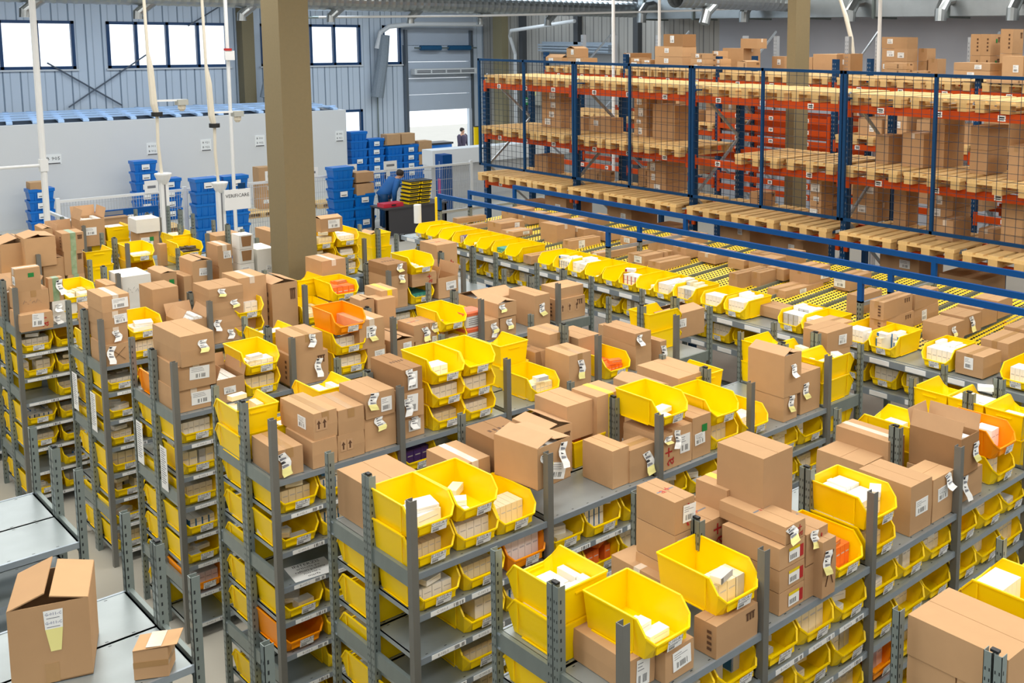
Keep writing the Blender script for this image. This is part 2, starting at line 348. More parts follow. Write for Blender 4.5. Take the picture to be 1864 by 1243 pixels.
# low rows: mirrored uprights stand at their right end
# ------------------------------------------------------------------ bins
BL,BW,BH=.485,.306,.2
def bin_mesh(L=BL,W=BW,H=BH):
    """front at -Y (y=0), back at y=L, base z=0"""
    w=W/2; mb=MB(); t=.003
    # outline stations: (y_bottom, half_bottom, y_top, half_top, z_top)
    st=[(L-.012,w-.02,L,w,H),(L*.55,w-.02,L*.55,w,H),(.105,w-.02,.098,w,H),(.068,w-.02,.035,w-.002,.125),(.05,w-.055,.004,w-.04,.082)]
    left=[( -hb,yb,-ht,yt,z) for yb,hb,yt,ht,z in st]; right=[(hb,yb,ht,yt,z) for yb,hb,yt,ht,z in reversed(st)]
    P=left+right; n=len(P)
    ob=[(p[0],p[1],0) for p in P]; ot=[(p[2],p[3],p[4]) for p in P]
    cx,cy=0,L/2
    def inn(p,z,k=t): return (p[0]*(1-2*k/W),cy+(p[1]-cy)*(1-2*k/L),z)
    ib=[inn(p,t) for p in ob]; it=[inn(p,p[2]) for p in ot]
    v=ob+ot+it+ib; f=[]
    for i in range(n):
        j=(i+1)%n
        f+=[(i,j,n+j,n+i),(n+i,n+j,2*n+j,2*n+i),(2*n+i,2*n+j,3*n+j,3*n+i)]
    f.append(tuple(range(n-1,-1,-1))); f.append(tuple(3*n+i for i in range(n)))
    # orientation fix: outline runs left-back .. front .. right-back (counter-clockwise from above)
    mb.add(v,[q for q in f])
    # rim
    def rim(a,b):
        mb.bar(a,b,.011,.009)
    for s in (-1,1):
        pts=[(s*w,L,H-.002),(s*w,.098,H-.002),(s*(w-.001),.036,.126),(s*(w-.038),.004,.084)]
        for a,b in zip(pts,pts[1:]): rim(a,b)
        mb.box(s*w-.002 if s>0 else -w-.003,s*w+.003 if s>0 else -w+.002,.12,.128,.03,H-.01)
        mb.box(s*(w-.012)-.004,s*(w-.012)+.004,L*.3,L*.9,.0,.006)
    rim((-w,L,H-.002),(w,L,H-.002)); rim((-w+.04,.004,.084),(w-.04,.004,.084))
    mb.box(-w+.05,w-.05,.012,.02,.03,.075); mb.box(-.06,.06,L-.004,L+.006,H-.045,H-.038)
    return mb
_b=bin_mesh()
BIN={'y':_b.mesh('bin_body',[YEL]),'o':_b.mesh('bin_body',[ORA])}
def card_mesh(code,i):
    mb=MB(); U=Vector((1,0,0)); r=random.Random(i)
    x0=-.045+.008*(i%3); O=Vector((x0+.05,-.004,.056)); V=Vector((0,-.02,.1)).normalized(); N=Vector((0,-1,-.2)).normalized()
    def q(a0,a1,b0,b1,mi,e): mb.quad(*[O+U*a+V*b+N*e for a,b in ((a0,b0),(a1,b0),(a1,b1),(a0,b1))],mi)
    q(-.052,.052,-.031,.029,0,.003)
    put_text(mb,code,.026,O+V*.016+N*.0036,U,V,1,.95)
    q(-.045,.04,-.002,.001,2,.0036); q(-.045,.02,-.008,-.005,2,.0036)
    for j in range(7): q(-.042+.006*j,-.0385+.006*j,-.026,-.012,1,.0036)
    return mb.mesh('label_card',[PAPER,INK,GREYINK])
CARDS=[card_mesh(c,i) for i,c in enumerate(('E-102-A-1','E-102-A-2','C-101-A-1','C-101-A-2','E-102-B-1','C-101-B-2'))]
PACKN=['white','white and blue','white and red','teal','orange and white','dark printed','cream','purple']
def pack_mesh(a,b):
    """unit box, main material a with accent b"""
    mb=MB().box(-.5,.5,-.5,.5,0,1,0); e=.006
    mb.box(-.5-e,-.3,-.5-e,.5+e,.05,.95,1); mb.box(-.25,.4,-.5-e,-.5,.6,.64,2); mb.box(-.15,.42,-.1,-.02,1,1+e,2); mb.box(-.5-e,.5+e,-.5-e,-.48,0,1+e*.5,2)
    return mb.mesh('medicine_pack',[PACKM[a],PACKM[b],FAINT])
PACK=[pack_mesh(0,6),pack_mesh(0,1),pack_mesh(0,2),pack_mesh(3,0),pack_mesh(4,0),pack_mesh(5,0),pack_mesh(6,0),pack_mesh(7,2)]
def fill(kind,r):
    """packs of a bin: (x,y,z,sx,sy,sz,yaw,variant) in bin space"""
    o=[]
    if kind in 'wbBRoOgrtW':
        var={'w':[0,0,0,6],'b':[0,1,1],'B':[5,2],'R':[2,2,0],'o':[4,0,4],'O':[4],'g':[3],'r':[2,7,0,1],'t':[0,6],'W':[0]}[kind]
        v=r.choice(var); hz=r.uniform(.08,.15); n=r.choice((4,5,6)); two=r.random()<.6; tk=.27/n
        y0=.10+r.uniform(0,.05); ly=r.uniform(.14,.17)
        if kind in 'tWR' : y0=.09; hz=.17
        for c in range(2 if two else 1):
            vv=v if r.random()<.75 else r.choice(var)
            for i in range(n):
                if r.random()<.12 and c==0: continue
                o.append((-.135+tk*(i+.5),y0+ly*(c+.5)+.004*c,.004,tk*.95,ly*.97,hz*(1 if c==0 else r.uniform(.9,1.25)),0,vv))
        if r.random()<.5 and kind not in 'tW': o.append((r.uniform(-.06,.06),.12,.004+hz*1.26,.12,.07,.035,r.uniform(-.6,.6),v))
    elif kind=='s':
        for i in range(r.choice((3,4,5))):
            o.append((r.uniform(-.07,.07),.14+.08*i*.8+r.uniform(-.02,.02),.005+(.035 if i%2 else 0),r.uniform(.1,.14),r.uniform(.06,.09),r.uniform(.03,.06),r.uniform(-.7,.7) if i%2 else r.uniform(-.1,.1),r.choice((0,0,0,1,6))))
    elif kind in 'px':
        o.append((0,.2,.004,.2,.2,.1,.1,0)); o.append((.03,.19,.106,.16,.15,.03,-.2,0))
    return o
STK={(1,0):'',(2,0):'lower ',(2,1):'upper ',(3,0):'lowest ',(3,1):'middle ',(3,2):'topmost '}
ALLPACKS=[]; BINS=[]
def reg_bin(zone,side,X,Y,z,rz,content,col,shelf): BINS.append(dict(zone=zone,side=side,X=X,Y=Y,z=z,rz=rz,c=content,col=col,shelf=shelf))
def add_bins():
    cols={}
    for b in BINS:
        key=(b['zone'],b['side'],b['shelf'])
        cols.setdefault(key,[]).append(b)
    uniq={}
    for key,L in cols.items():
        zone,side,shelf=key
        L.sort(key=lambda b:(round((-b['Y'] if zone=='flow' else b['X'])/.12),b['z']))
        groups=[]
        for b in L:
            p=(-b['Y'] if zone=='flow' else b['X'])
            if groups and abs(groups[-1][0]-p)<.13: groups[-1][1].append(b)
            else: groups.append((p,[b]))
        for gi,(p,G) in enumerate(groups):
            G.sort(key=lambda b:b['z'])
            for k,b in enumerate(G):
                st=STK.get((min(len(G),3),min(k,2)),'')
                if zone=='flow': where='%s along %s of the roller flow rack'%(ordw(gi),shelf)
                else: where='%s along %s of %s, %s row from left'%(ordw(gi),{'F':'front','B':'rear side','E':'far end'}[side],shelf,ROWN[zone])
                if zone in 'zy': where=where.replace('row from left','shelving row')
                b['where']=where;b['st']=st
    hid=MB()
    for bi,b in enumerate(BINS):
        r=random.Random(900+bi)
        b['i']=bi
        if bi in HIDDENB:
            M=Matrix.Translation((b['X'],b['Y'],b['z']))@Matrix.Rotation(b['rz'],4,'Z'); hid.add([M@Vector(p) for p in _b.v],_b.f); continue
        coln={'y':'yellow','o':'orange'}[b['col']]; e=b['c']=='e'
        lb=fit('%s%s bin%s, %s'%(b['st'],coln,' standing empty' if e else ' of packs',b['where']))
        t=thing('storage_bin',lb,'bin',(b['X'],b['Y'],b['z']),b['rz'],'yellow and orange storage bins')
        inst('bin_body',BIN[b['col']],t); 
        if b['zone']!='flow' or True: inst('label_card',CARDS[r.randrange(len(CARDS))],t,rot=(0,0,r.uniform(-.03,.03)))
        M=Matrix.Translation((b['X'],b['Y'],b['z']))@Matrix.Rotation(b['rz'],4,'Z')
        for p in fill(b['c'],r):
            c=M@Vector(p[:3]); ALLPACKS.append((c,p[3:6],b['rz']+p[6],p[7],b))
    o=hid.build('storage_bins',YEL); tag(o,'the further yellow bins tucked behind others on the lower shelves','bins',None,'stuff')
# bins wholly covered by others, and the packs built one by one
HIDDENB={
 2,5,9,10,11,12,16,17,18,19,22,23,24,25,26,27,31,32,33,34,35,36,37,38,
 39,40,44,45,46,47,48,49,50,51,52,55,56,60,64,65,66,69,70,71,72,76,77,78,
 79,80,81,82,86,87,88,89,90,91,92,93,94,98,100,101,102,103,112,116,117,118,119,122,
 123,124,125,129,130,131,132,133,134,135,138,139,140,141,142,143,144,145,146,147,149,151,153,154,
 155,156,158,162,165,168,169,170,171,175,176,177,179,180,181,182,183,187,188,189,190,191,192,193,
 194,195,203,204,205,206,208,209,210,211,212,213,214,215,216,217,218,219,220,224,225,226,229,230,
 231,232,233,234,235,242,243,244,245,249,263,264,265,266,267,268,269,270,271,272,273,274,275,276,
 277,278,279,280,281,282,283,284,285,286,287,288,291,292,293,294,295,296,297,298,299,300,304,305,
 306,308,309,310,311,321,336,337,338,341,346,347,350,352,355,356,380,385,405,421,422,423,427,434,
 440,470,471,483,484,489,490,494}
SHOWNP={
 4,24,48,49,50,59,102,103,144,145,199,200,201,274,275,276,277,278,341,354,361,362,368,386,
 387,388,449,450,451,457,529,531,602,603,604,667,668,700,701,702,725,726,727,756,757,758,759,813,
 814,815,816,877,878,879,880,942,943,944,945,946,1079,1080,1084,1127,1128,1133,1199,1200,1201,1202,1203,1222,
 1223,1224,1341,1342,1383,1384,1385,1386,1387,1441,1442,1444,1465,1466,1467,1470,1471,1519,1520,1528,1529,1530,1531,1533,
 1534,1535,1536,1537,1544,1545,1546,1547,1548,1554,1555,1561,1562,1563,1581,1583,1606,1806,1807,1813,1814,1893,1894,1901,
 1902,1903,1918,1919,1945,1946,1959,1960,1967,1968,1969,1970,1971,1974,1978,1979,1988,1989,2008,2034,2050,2078,2087,2114,
 2115,2116,2119,2125,2126,2129,2130,2131,2132,2136,2137,2138,2150,2159,2160,2161,2162,2165,2166,2167,2168,2169,2172,2175,
 2176,2177,2181,2182,2183,2184,2190,2191,2192,2193,2200,2201,2203,2204,2205,2206,2213,2215,2219,2220,2221,2222,2229,2232,
 2233,2234,2242,2270,2273,2278,2288,2289,2290,2292,2293,2294,2295,2302,2303,2306,2307,2308,2309,2317,2318,2319,2327,2328,
 2329,2331,2347,2348,2349,2350,2351,2354,2356,2357,2358,2360,2361,2362,2364,2365,2373,2407,2408,2409,2417,2418,2424,2425,
 2443,2444,2445,2450,2467,2496,2497,2634,2644,2645,2646,2648,2653,2654,2655,2662,2663,2664,2667,2669,2672,2673,2674,2675,
 2677,2678,2679,2680,2681,2683,2686,2688,2689,2690,2692,2693,2695,2701,2702,2703,2705,2708,2711,2712,2713,2714,2715,2716,
 2717,2720,2722,2723,2724,2812,2878,2879,2880,2881,2886,2888}
def add_packs():
    one=[k for k in range(len(ALLPACKS)) if k in SHOWNP]; rest=[k for k in range(len(ALLPACKS)) if k not in SHOWNP]
    for k in one:
        c,s,a,v,b=ALLPACKS[k]
        o=inst('medicine_pack',PACK[v],None,c,a,scale=s)
        wh=b['where'].replace(' from left','').replace(' of the roller flow rack',' of roller rack').replace(' along ',' on ').replace(' of top shelf',' top shelf').replace(' shelf down','')
        tag(o,'%s medicine pack inside %s%s bin %s'%(PACKN[v].replace('white and ','white-').replace('orange and ','orange-'),b['st'],{'y':'yellow','o':'orange'}[b['col']],wh),'medicine pack','packs in bin '+b['where']+b['st'])
    mb=MB()
    for k in rest:
        c,s,a,v,b=ALLPACKS[k]
        M=Matrix.Translation(c)@Matrix.Rotation(a,4,'Z')@Matrix.Diagonal((*s,1))
        mb.box(-.5,.5,-.5,.5,0,1,{0:0,1:0,2:0,3:3,4:4,5:5,6:6,7:7}[v],M); mb.box(-.3,.4,-.506,-.5,.6,.66,8,M)
        if v in(1,2): mb.box(-.506,-.3,-.506,.506,.05,.95,v,M)
    o=mb.build('medicine_packs',PACKM+[FAINT]); tag(o,'the many further small medicine packs lying in the bins on lower and farther shelves','medicine packs',None,'stuff')
# ------------------------------------------------------------------ cartons
def lab_mesh(i):
    """shipping label in its own plane: x right, z up, lies on y=0 facing -Y, unit about 0.1 m"""
    r=random.Random(i); mb=MB(); wd,h=((.12,.09),(.09,.11),(.14,.1),(.1,.06),(.11,.14),(.16,.11))[i%6]
    mb.box(-wd/2,wd/2,-.0012,0,-h/2,h/2,0)
    def q(x0,x1,z0,z1,mi): mb.quad((x0,-.0016,z0),(x1,-.0016,z0),(x1,-.0016,z1),(x0,-.0016,z1),mi)
    for k in range(3): q(-wd*.42,-wd*.42+wd*r.uniform(.3,.75),h*(.34-.12*k),h*(.37-.12*k),2)
    for k in range(12):
        if r.random()<.7: q(-wd*.35+wd*.055*k,-wd*.32+wd*.055*k,-h*.38,-h*.08,1)
    if i%3==0: put_text(mb,('C-101-A-1','E-102-A-1')[i%2],h*.2,(0,-.0016,h*.02),(1,0,0),(0,0,1),1,.9)
    return mb.mesh('shipping_label',[PAPER,INK,GREYINK])
LABS=[lab_mesh(i) for i in range(9)]
def tag_mesh(i):
    mb=MB(); r=random.Random(i); n=6; L=.1+.03*(i%3); wd=.06+.008*(i%2); b=r.uniform(.02,.05); v=[];f=[]
    for k in range(n+1):
        z=.03-L*k/n; y=-.002-b*(k/n)**2; sh=.012*math.sin(k*1.1+i)
        v+=[(-wd/2+sh,y,z),(wd/2+sh,y-.004*(k%2),z)]
    mb.add(v,[(2*k,2*k+2,2*k+3,2*k+1) for k in range(n)],0)
    mb.m=[0]*(n-2)+[1,1] if i%2 else [0]*n
    def q(x0,x1,k,mi):
        y0=v[2*k][1]-.0015;y1=v[2*k+2][1]-.0015
        mb.quad((x0,y0,v[2*k][2]-.004),(x0,y1,v[2*k+2][2]+.006),(x1,y1,v[2*k+2][2]+.006),(x1,y0,v[2*k][2]-.004),mi)
    for k in range(0,4): q(-wd*.36,wd*(.1+.2*(k%2)),k,2+(k%2))
    return mb.mesh('paper_tag',[PAPER,POSTIT,INK,GREYINK])
TAGS=[tag_mesh(i) for i in range(6)]
CART=[]
def carton(loc,wd,dp,ht,st,label,r,yaw=0,name='cardboard_box',group=None):
    """loc = near corner base (min x, min y); visible sides are -X and -Y"""
    op='o' in st or 'v' in st
    t=thing('open_cardboard_box' if op else name,label,'carton',(loc[0]+wd/2,loc[1]+dp/2,loc[2]),yaw,group)
    body=WCARD if 'W' in st else (CARDD if ('R' in st or 'k' in st) else CARD)
    x,y=wd/2,dp/2; bl=r.uniform(.0,.004)
    longx=wd>=dp
    mb=MB()
    if op:
        th=.005; hh=ht*.8 if 'v' in st else ht*.94 if 'f' not in st else ht
        mb.box(-x,x,-y,-y+th,0,hh).box(-x,x,y-th,y,0,hh).box(-x,-x+th,-y+th,y-th,0,hh).box(x-th,x,-y+th,y-th,0,hh).box(-x,x,-y,y,0,th)
        mb.build('carton_body',body,t)
        fl=min(dp,wd)*.48
        def flap(c,ax,L,lean):
            # c hinge midpoint, ax 'x' hinge along x ; lean outward angle from vertical
            M=Matrix.Translation(c)
            if ax=='x': M=M@Matrix.Rotation(lean,4,'X'); b_=MB().box(-L/2+.003,L/2-.003,-.002,.002,0,fl,0,M)
            else: M=M@Matrix.Rotation(lean,4,'Y'); b_=MB().box(-.002,.002,-L/2+.003,L/2-.003,0,fl,0,M)
            b_.build('flap',CARDIN,t)
        a=r.uniform(.15,.6)
        if 'v' not in st and 'f' not in st:
            q=r.uniform(.12,.5); q2=r.uniform(.08,.4)
            if longx: flap((0,-y+.003,hh),'x',wd,-(PI/2-q)); flap((0,y-.003,hh),'x',wd,PI/2-q2)
            else: flap((-x+.003,0,hh),'y',dp,PI/2-q); flap((x-.003,0,hh),'y',dp,-(PI/2-q2))
        elif longx:
            flap((0,-y+.003,hh),'x',wd,-.5*a if 'f' not in st else 2.6); flap((0,y-.003,hh),'x',wd,-a)
            flap((-x+.003,0,hh),'y',dp,-a-.3); 
        else:
            flap((-x+.003,0,hh),'y',dp,a*1.2); flap((x-.003,0,hh),'y',dp,a*.9)
            flap((0,y-.003,hh),'x',wd,-a)
        if 'f' in st or 'p' in st or r.random()<.35:
            mb=MB()
            for k in range(5): mb.box(-x+.02+(wd-.05)/5*k,-x+.015+(wd-.05)/5*(k+1),-y+.02,y-.02,.01,hh*r.uniform(.85,1.0)+(.03 if 'f' in st else 0))
            mb.build('packed_content',PACKM[0],t)
    else:
        zt=ht
        v=[(-x,-y,0),(x,-y,0),(x,y,0),(-x,y,0),(-x-bl,-y-bl,zt*.5),(x+bl,-y-bl,zt*.5),(x+bl,y+bl,zt*.5),(-x-bl,y+bl,zt*.5),(-x,-y,zt-.002),(x,-y,zt-.002),(x,y,zt-.002),(-x,y,zt-.002)]
        f=[(0,3,2,1)]
        for k in (0,4):
            for i in range(4): f.append((k+i,k+(i+1)%4,k+4+(i+1)%4,k+4+i))
        f.append((8,9,10,11)); mb.add(v,f)
        g=.0018
        if longx: mb.box(-x,x,-y,-g,zt-.002,zt).box(-x,x,g,y,zt-.002,zt)
        else: mb.box(-x,-g,-y,y,zt-.002,zt).box(g,x,-y,y,zt-.002,zt)
        mb.build('carton_body',body,t)
        tp=TAPEB if 't' in st else TAPEW if 'w' in st else TAPEY if 'y' in st else TAPEG if 'g' in st else None
        if tp:
            m=MB(); e=.001; hw=.026; d=min(.07,ht*.4)
            if tp is TAPEG: hw=.03; d=ht
            if tp is TAPEY: d=ht
            if longx and tp not in (TAPEG,TAPEY): m.box(-x-e,x+e,-hw,hw,zt-e,zt+e).box(-x-e-bl,-x,-hw,hw,zt-d,zt+e).box(x,x+e+bl,-hw,hw,zt-d,zt+e)
            else: m.box(-hw,hw,-y-e,y+e,zt-e,zt+e).box(-hw,hw,-y-e-bl,-y,zt-d,zt+e).box(-hw,hw,y,y+e+bl,zt-d,zt+e)
            m.build('packing_tape',tp,t)
    zt=hh if op else ht
    k=r.randrange(9)
    if 'L' in st: inst('shipping_label',LABS[k],t,(r.uniform(-.15,.25)*wd,-y-.0045,zt*r.uniform(.45,.62)),rot=(0,r.uniform(-.06,.06),0),scale=(min(1,wd/.22),1,min(1,zt/.16)))
    if 'l' in st: inst('shipping_label',LABS[(k+4)%9],t,(-x-.0045,r.uniform(-.2,.2)*dp,zt*r.uniform(.45,.65)),rz=-PI/2,scale=(min(1,dp/.2),1,min(1,zt/.16)))
    for q in range(st.count('T')): inst('paper_tag',TAGS[(k+q)%6],t,(r.uniform(-.3,.32)*wd,-y-.006,zt*r.uniform(.6,.9)),rot=(0,r.uniform(-.25,.25),0),scale=(1,1,min(1,max(.4,zt/.2))))
    if 'S' in st: inst('shipping_label',LABS[5],t,(.02,-y-.004,zt*.3),rot=(0,.3,0))
    e=.0052
    if 'A' in st:
        m=MB(); s=min(.15,ht*.75); m2=MB()
        put_text(m,'a+',s,(wd*.22,-y-e,ht*.5),(0,0,1),(-1,0,0),0); 
        put_text(m2,'a+',s*.6,(-wd*.02,0,ht+.0008),(1,0,0),(0,1,0),0)
        m2.box(-wd*.42,-wd*.16,-.006,.006,ht,ht+.0007,1).box(wd*.1,wd*.4,-.006,.006,ht,ht+.0007,1)
        m.build('red_print',RED,t); m2.build('top_print',[RED,GREYINK],t)
    if 'P' in st:
        m=MB()
        for q in range(3):
            xx=wd*(.22+.07*q); m.box(xx,xx+.012,-y-e,-y-e+.0007,zt*.62,zt*.82).box(xx-.006,xx+.018,-y-e,-y-e+.0007,zt*.82,zt*.86)
        m.build('dark_print',BROWNINK,t)
        m=MB(); [m.box(-x-e,-x-e+.0007,-dp*.3,-dp*.3+.03,zt*(.2+.17*q),zt*(.29+.17*q)) for q in range(4)]; m.build('side_print',BROWNINK,t)
    if 'D' in st:
        m=MB().box(-x*.3,x*.55,-y-e,-y-e+.0008,zt*.2,zt*.75,0).box(x*.55,x*.85,-y-e,-y-e+.0008,zt*.2,zt*.75,1).box(-x*.3,x*.55,-y-e-.0003,-y-e,zt*.68,zt*.82,2)
        for q in range(5): m.box(-x*.2+x*.11*q,-x*.15+x*.11*q,-y-e-.0006,-y-e,zt*.28,zt*.5,3)
        m.build('courier_label',[PAPER,RED,TAPEY,INK],t)
    if 'X' in st or 'h' in st:
        m=MB(); Y_=-y-e
        if 'X' in st:
            m.bar((-wd*.28,Y_,zt*.2),(wd*.28,Y_,zt*.8),.006,.0008); m.bar((-wd*.28,Y_,zt*.8),(wd*.28,Y_,zt*.2),.006,.0008)
        else:
            for q in range(9): m.bar((-wd*.35+.07*wd*q,Y_,zt*(.4+.12*(q%2))),(-wd*.3+.07*wd*q,Y_,zt*(.58-.1*(q%3))),.004,.0008)
        m.build('marker_scrawl',GREYINK if 'h' in st else BROWNINK,t)
    if 'k' in st:
        m=MB()
        for q in range(5): m.box(-x*.6+x*.28*q,-x*.46+x*.28*q,-.02,.02,ht,ht+.0008)
        m.build('top_print',BROWNINK,t)
    if 'u' in st or 'V' in st or 'i' in st:
        m=MB(); n=3 if 'i' in st else 2
        for q in range(n):
            xx=wd*(-.3+.25*q); m.box(xx-.022,xx+.022,-y-e,-y-e+.0006,zt*.35,zt*.8,1); m.box(xx-.006,xx+.006,-y-e-.0006,-y-e,zt*.42,zt*.62); m.add([(xx-.016,-y-e-.0005,zt*.6),(xx+.016,-y-e-.0005,zt*.6),(xx,-y-e-.0005,zt*.74)],[(0,1,2)])
        m.build('handling_marks',[BROWNINK,CARDIN],t)
    if 'C' in st:
        Y_=-y-e; MB().add([(-x*.62,Y_,ht*.2),(x*.62,Y_,ht*.2),(x*.75,Y_,ht*.92),(-x*.75,Y_,ht*.92)],[(0,1,2,3)]).build('brown_window',CARDD,t)
    if 'G' in st: MB().box(-.0,.055,-y-e-.0006,-y-e,zt*.6,zt*.78).build('green_sticker',GREENST,t)
    return t
STD={'t':'taped','w':'clear-taped','y':'yellow-taped','g':'green-taped'}
def fit(s):
    for a,b in ((' row from left',' row'),('clear-taped ',''),('taped ',''),(' along on the ',' on '),('of the flow rack','of flow rack'),(' with paper tag',''),(' with dark print',''),(' with red mark','')):
        if len(s.split())<=15: break
        s=s.replace(a,b)
    return s
def desc(st):
    a=[]
    for c in 'twyg':
        if c in st: a.append(STD[c])
    a.append('white' if 'W' in st else 'brown'); 
    if 'o' in st or 'v' in st: a.insert(0,'open')
    a.append('carton')
    if 'A' in st: a.append('with red mark')
    elif 'D' in st: a.append('with courier label')
    elif 'T' in st: a.append('with paper tag')
    elif 'L' in st or 'l' in st: a.append('with label')
    elif 'P' in st or 'k' in st: a.append('with dark print')
    return ' '.join(a)
def add_cartons():
    """CART: (zone,x0,x1,y0,y1,z0,z1,style,yaw)"""
    r=random.Random(21); zs={}
    for c in CART: zs.setdefault(c[0] if len(c[0])>1 else c[0]+('F' if (c[3]-YF[c[0]])<.4 else 'B'),[]).append(c)
    used={}
    for zone,L in zs.items():
        along=(lambda c:c[1]) if len(zone)==2 else (lambda c:-c[4])
        L.sort(key=lambda c:(along(c),c[5]))
        if len(zone)>2:
            lv=sorted({round(c[5],1) for c in L})
        cols=[]
        for c in L:
            for g in cols:
                if any(min(c[2],d[2])-max(c[1],d[1])>.6*min(c[2]-c[1],d[2]-d[1]) and min(c[4],d[4])-max(c[3],d[3])>.6*min(c[4]-c[3],d[4]-d[3]) for d in g): g.append(c); break
            else: cols.append([c])
        for i,g in enumerate(cols):
            g.sort(key=lambda c:c[5])
            for k,c in enumerate(g):
                st='' if len(g)==1 else 'lowest ' if k==0 else 'topmost ' if k==len(g)-1 else ('middle ' if len(g)==3 else ordw(k)+' stacked ')
                if len(zone)==2:
                    where='%s along %s of top shelf, %s row from left'%(ordw(i),'front' if zone[1]=='F' else 'rear side',ROWN[zone[0]])
                    if zone[0] in 'zy': where=where.replace('row from left','shelving row')
                elif zone=='flow': where='%s along on the roller lanes of the flow rack'%ordw(i)
                elif zone=='rack': where='%s along the meshed pallet rack from its far end'%ordw(i)
                else: where='%s along the racks behind the meshed rack'%ordw(i)
                lb=fit(st+desc(c[7])+', '+where)
                carton((c[1],c[3],c[5]),c[2]-c[1],c[4]-c[3],c[6]-c[5],c[7],lb,r,c[8]+(r.uniform(-.025,.025) if zone not in('rack','rear') else 0),group='cartons '+('on the picking shelves' if len(zone)==2 else 'on the '+zone+' racks'))
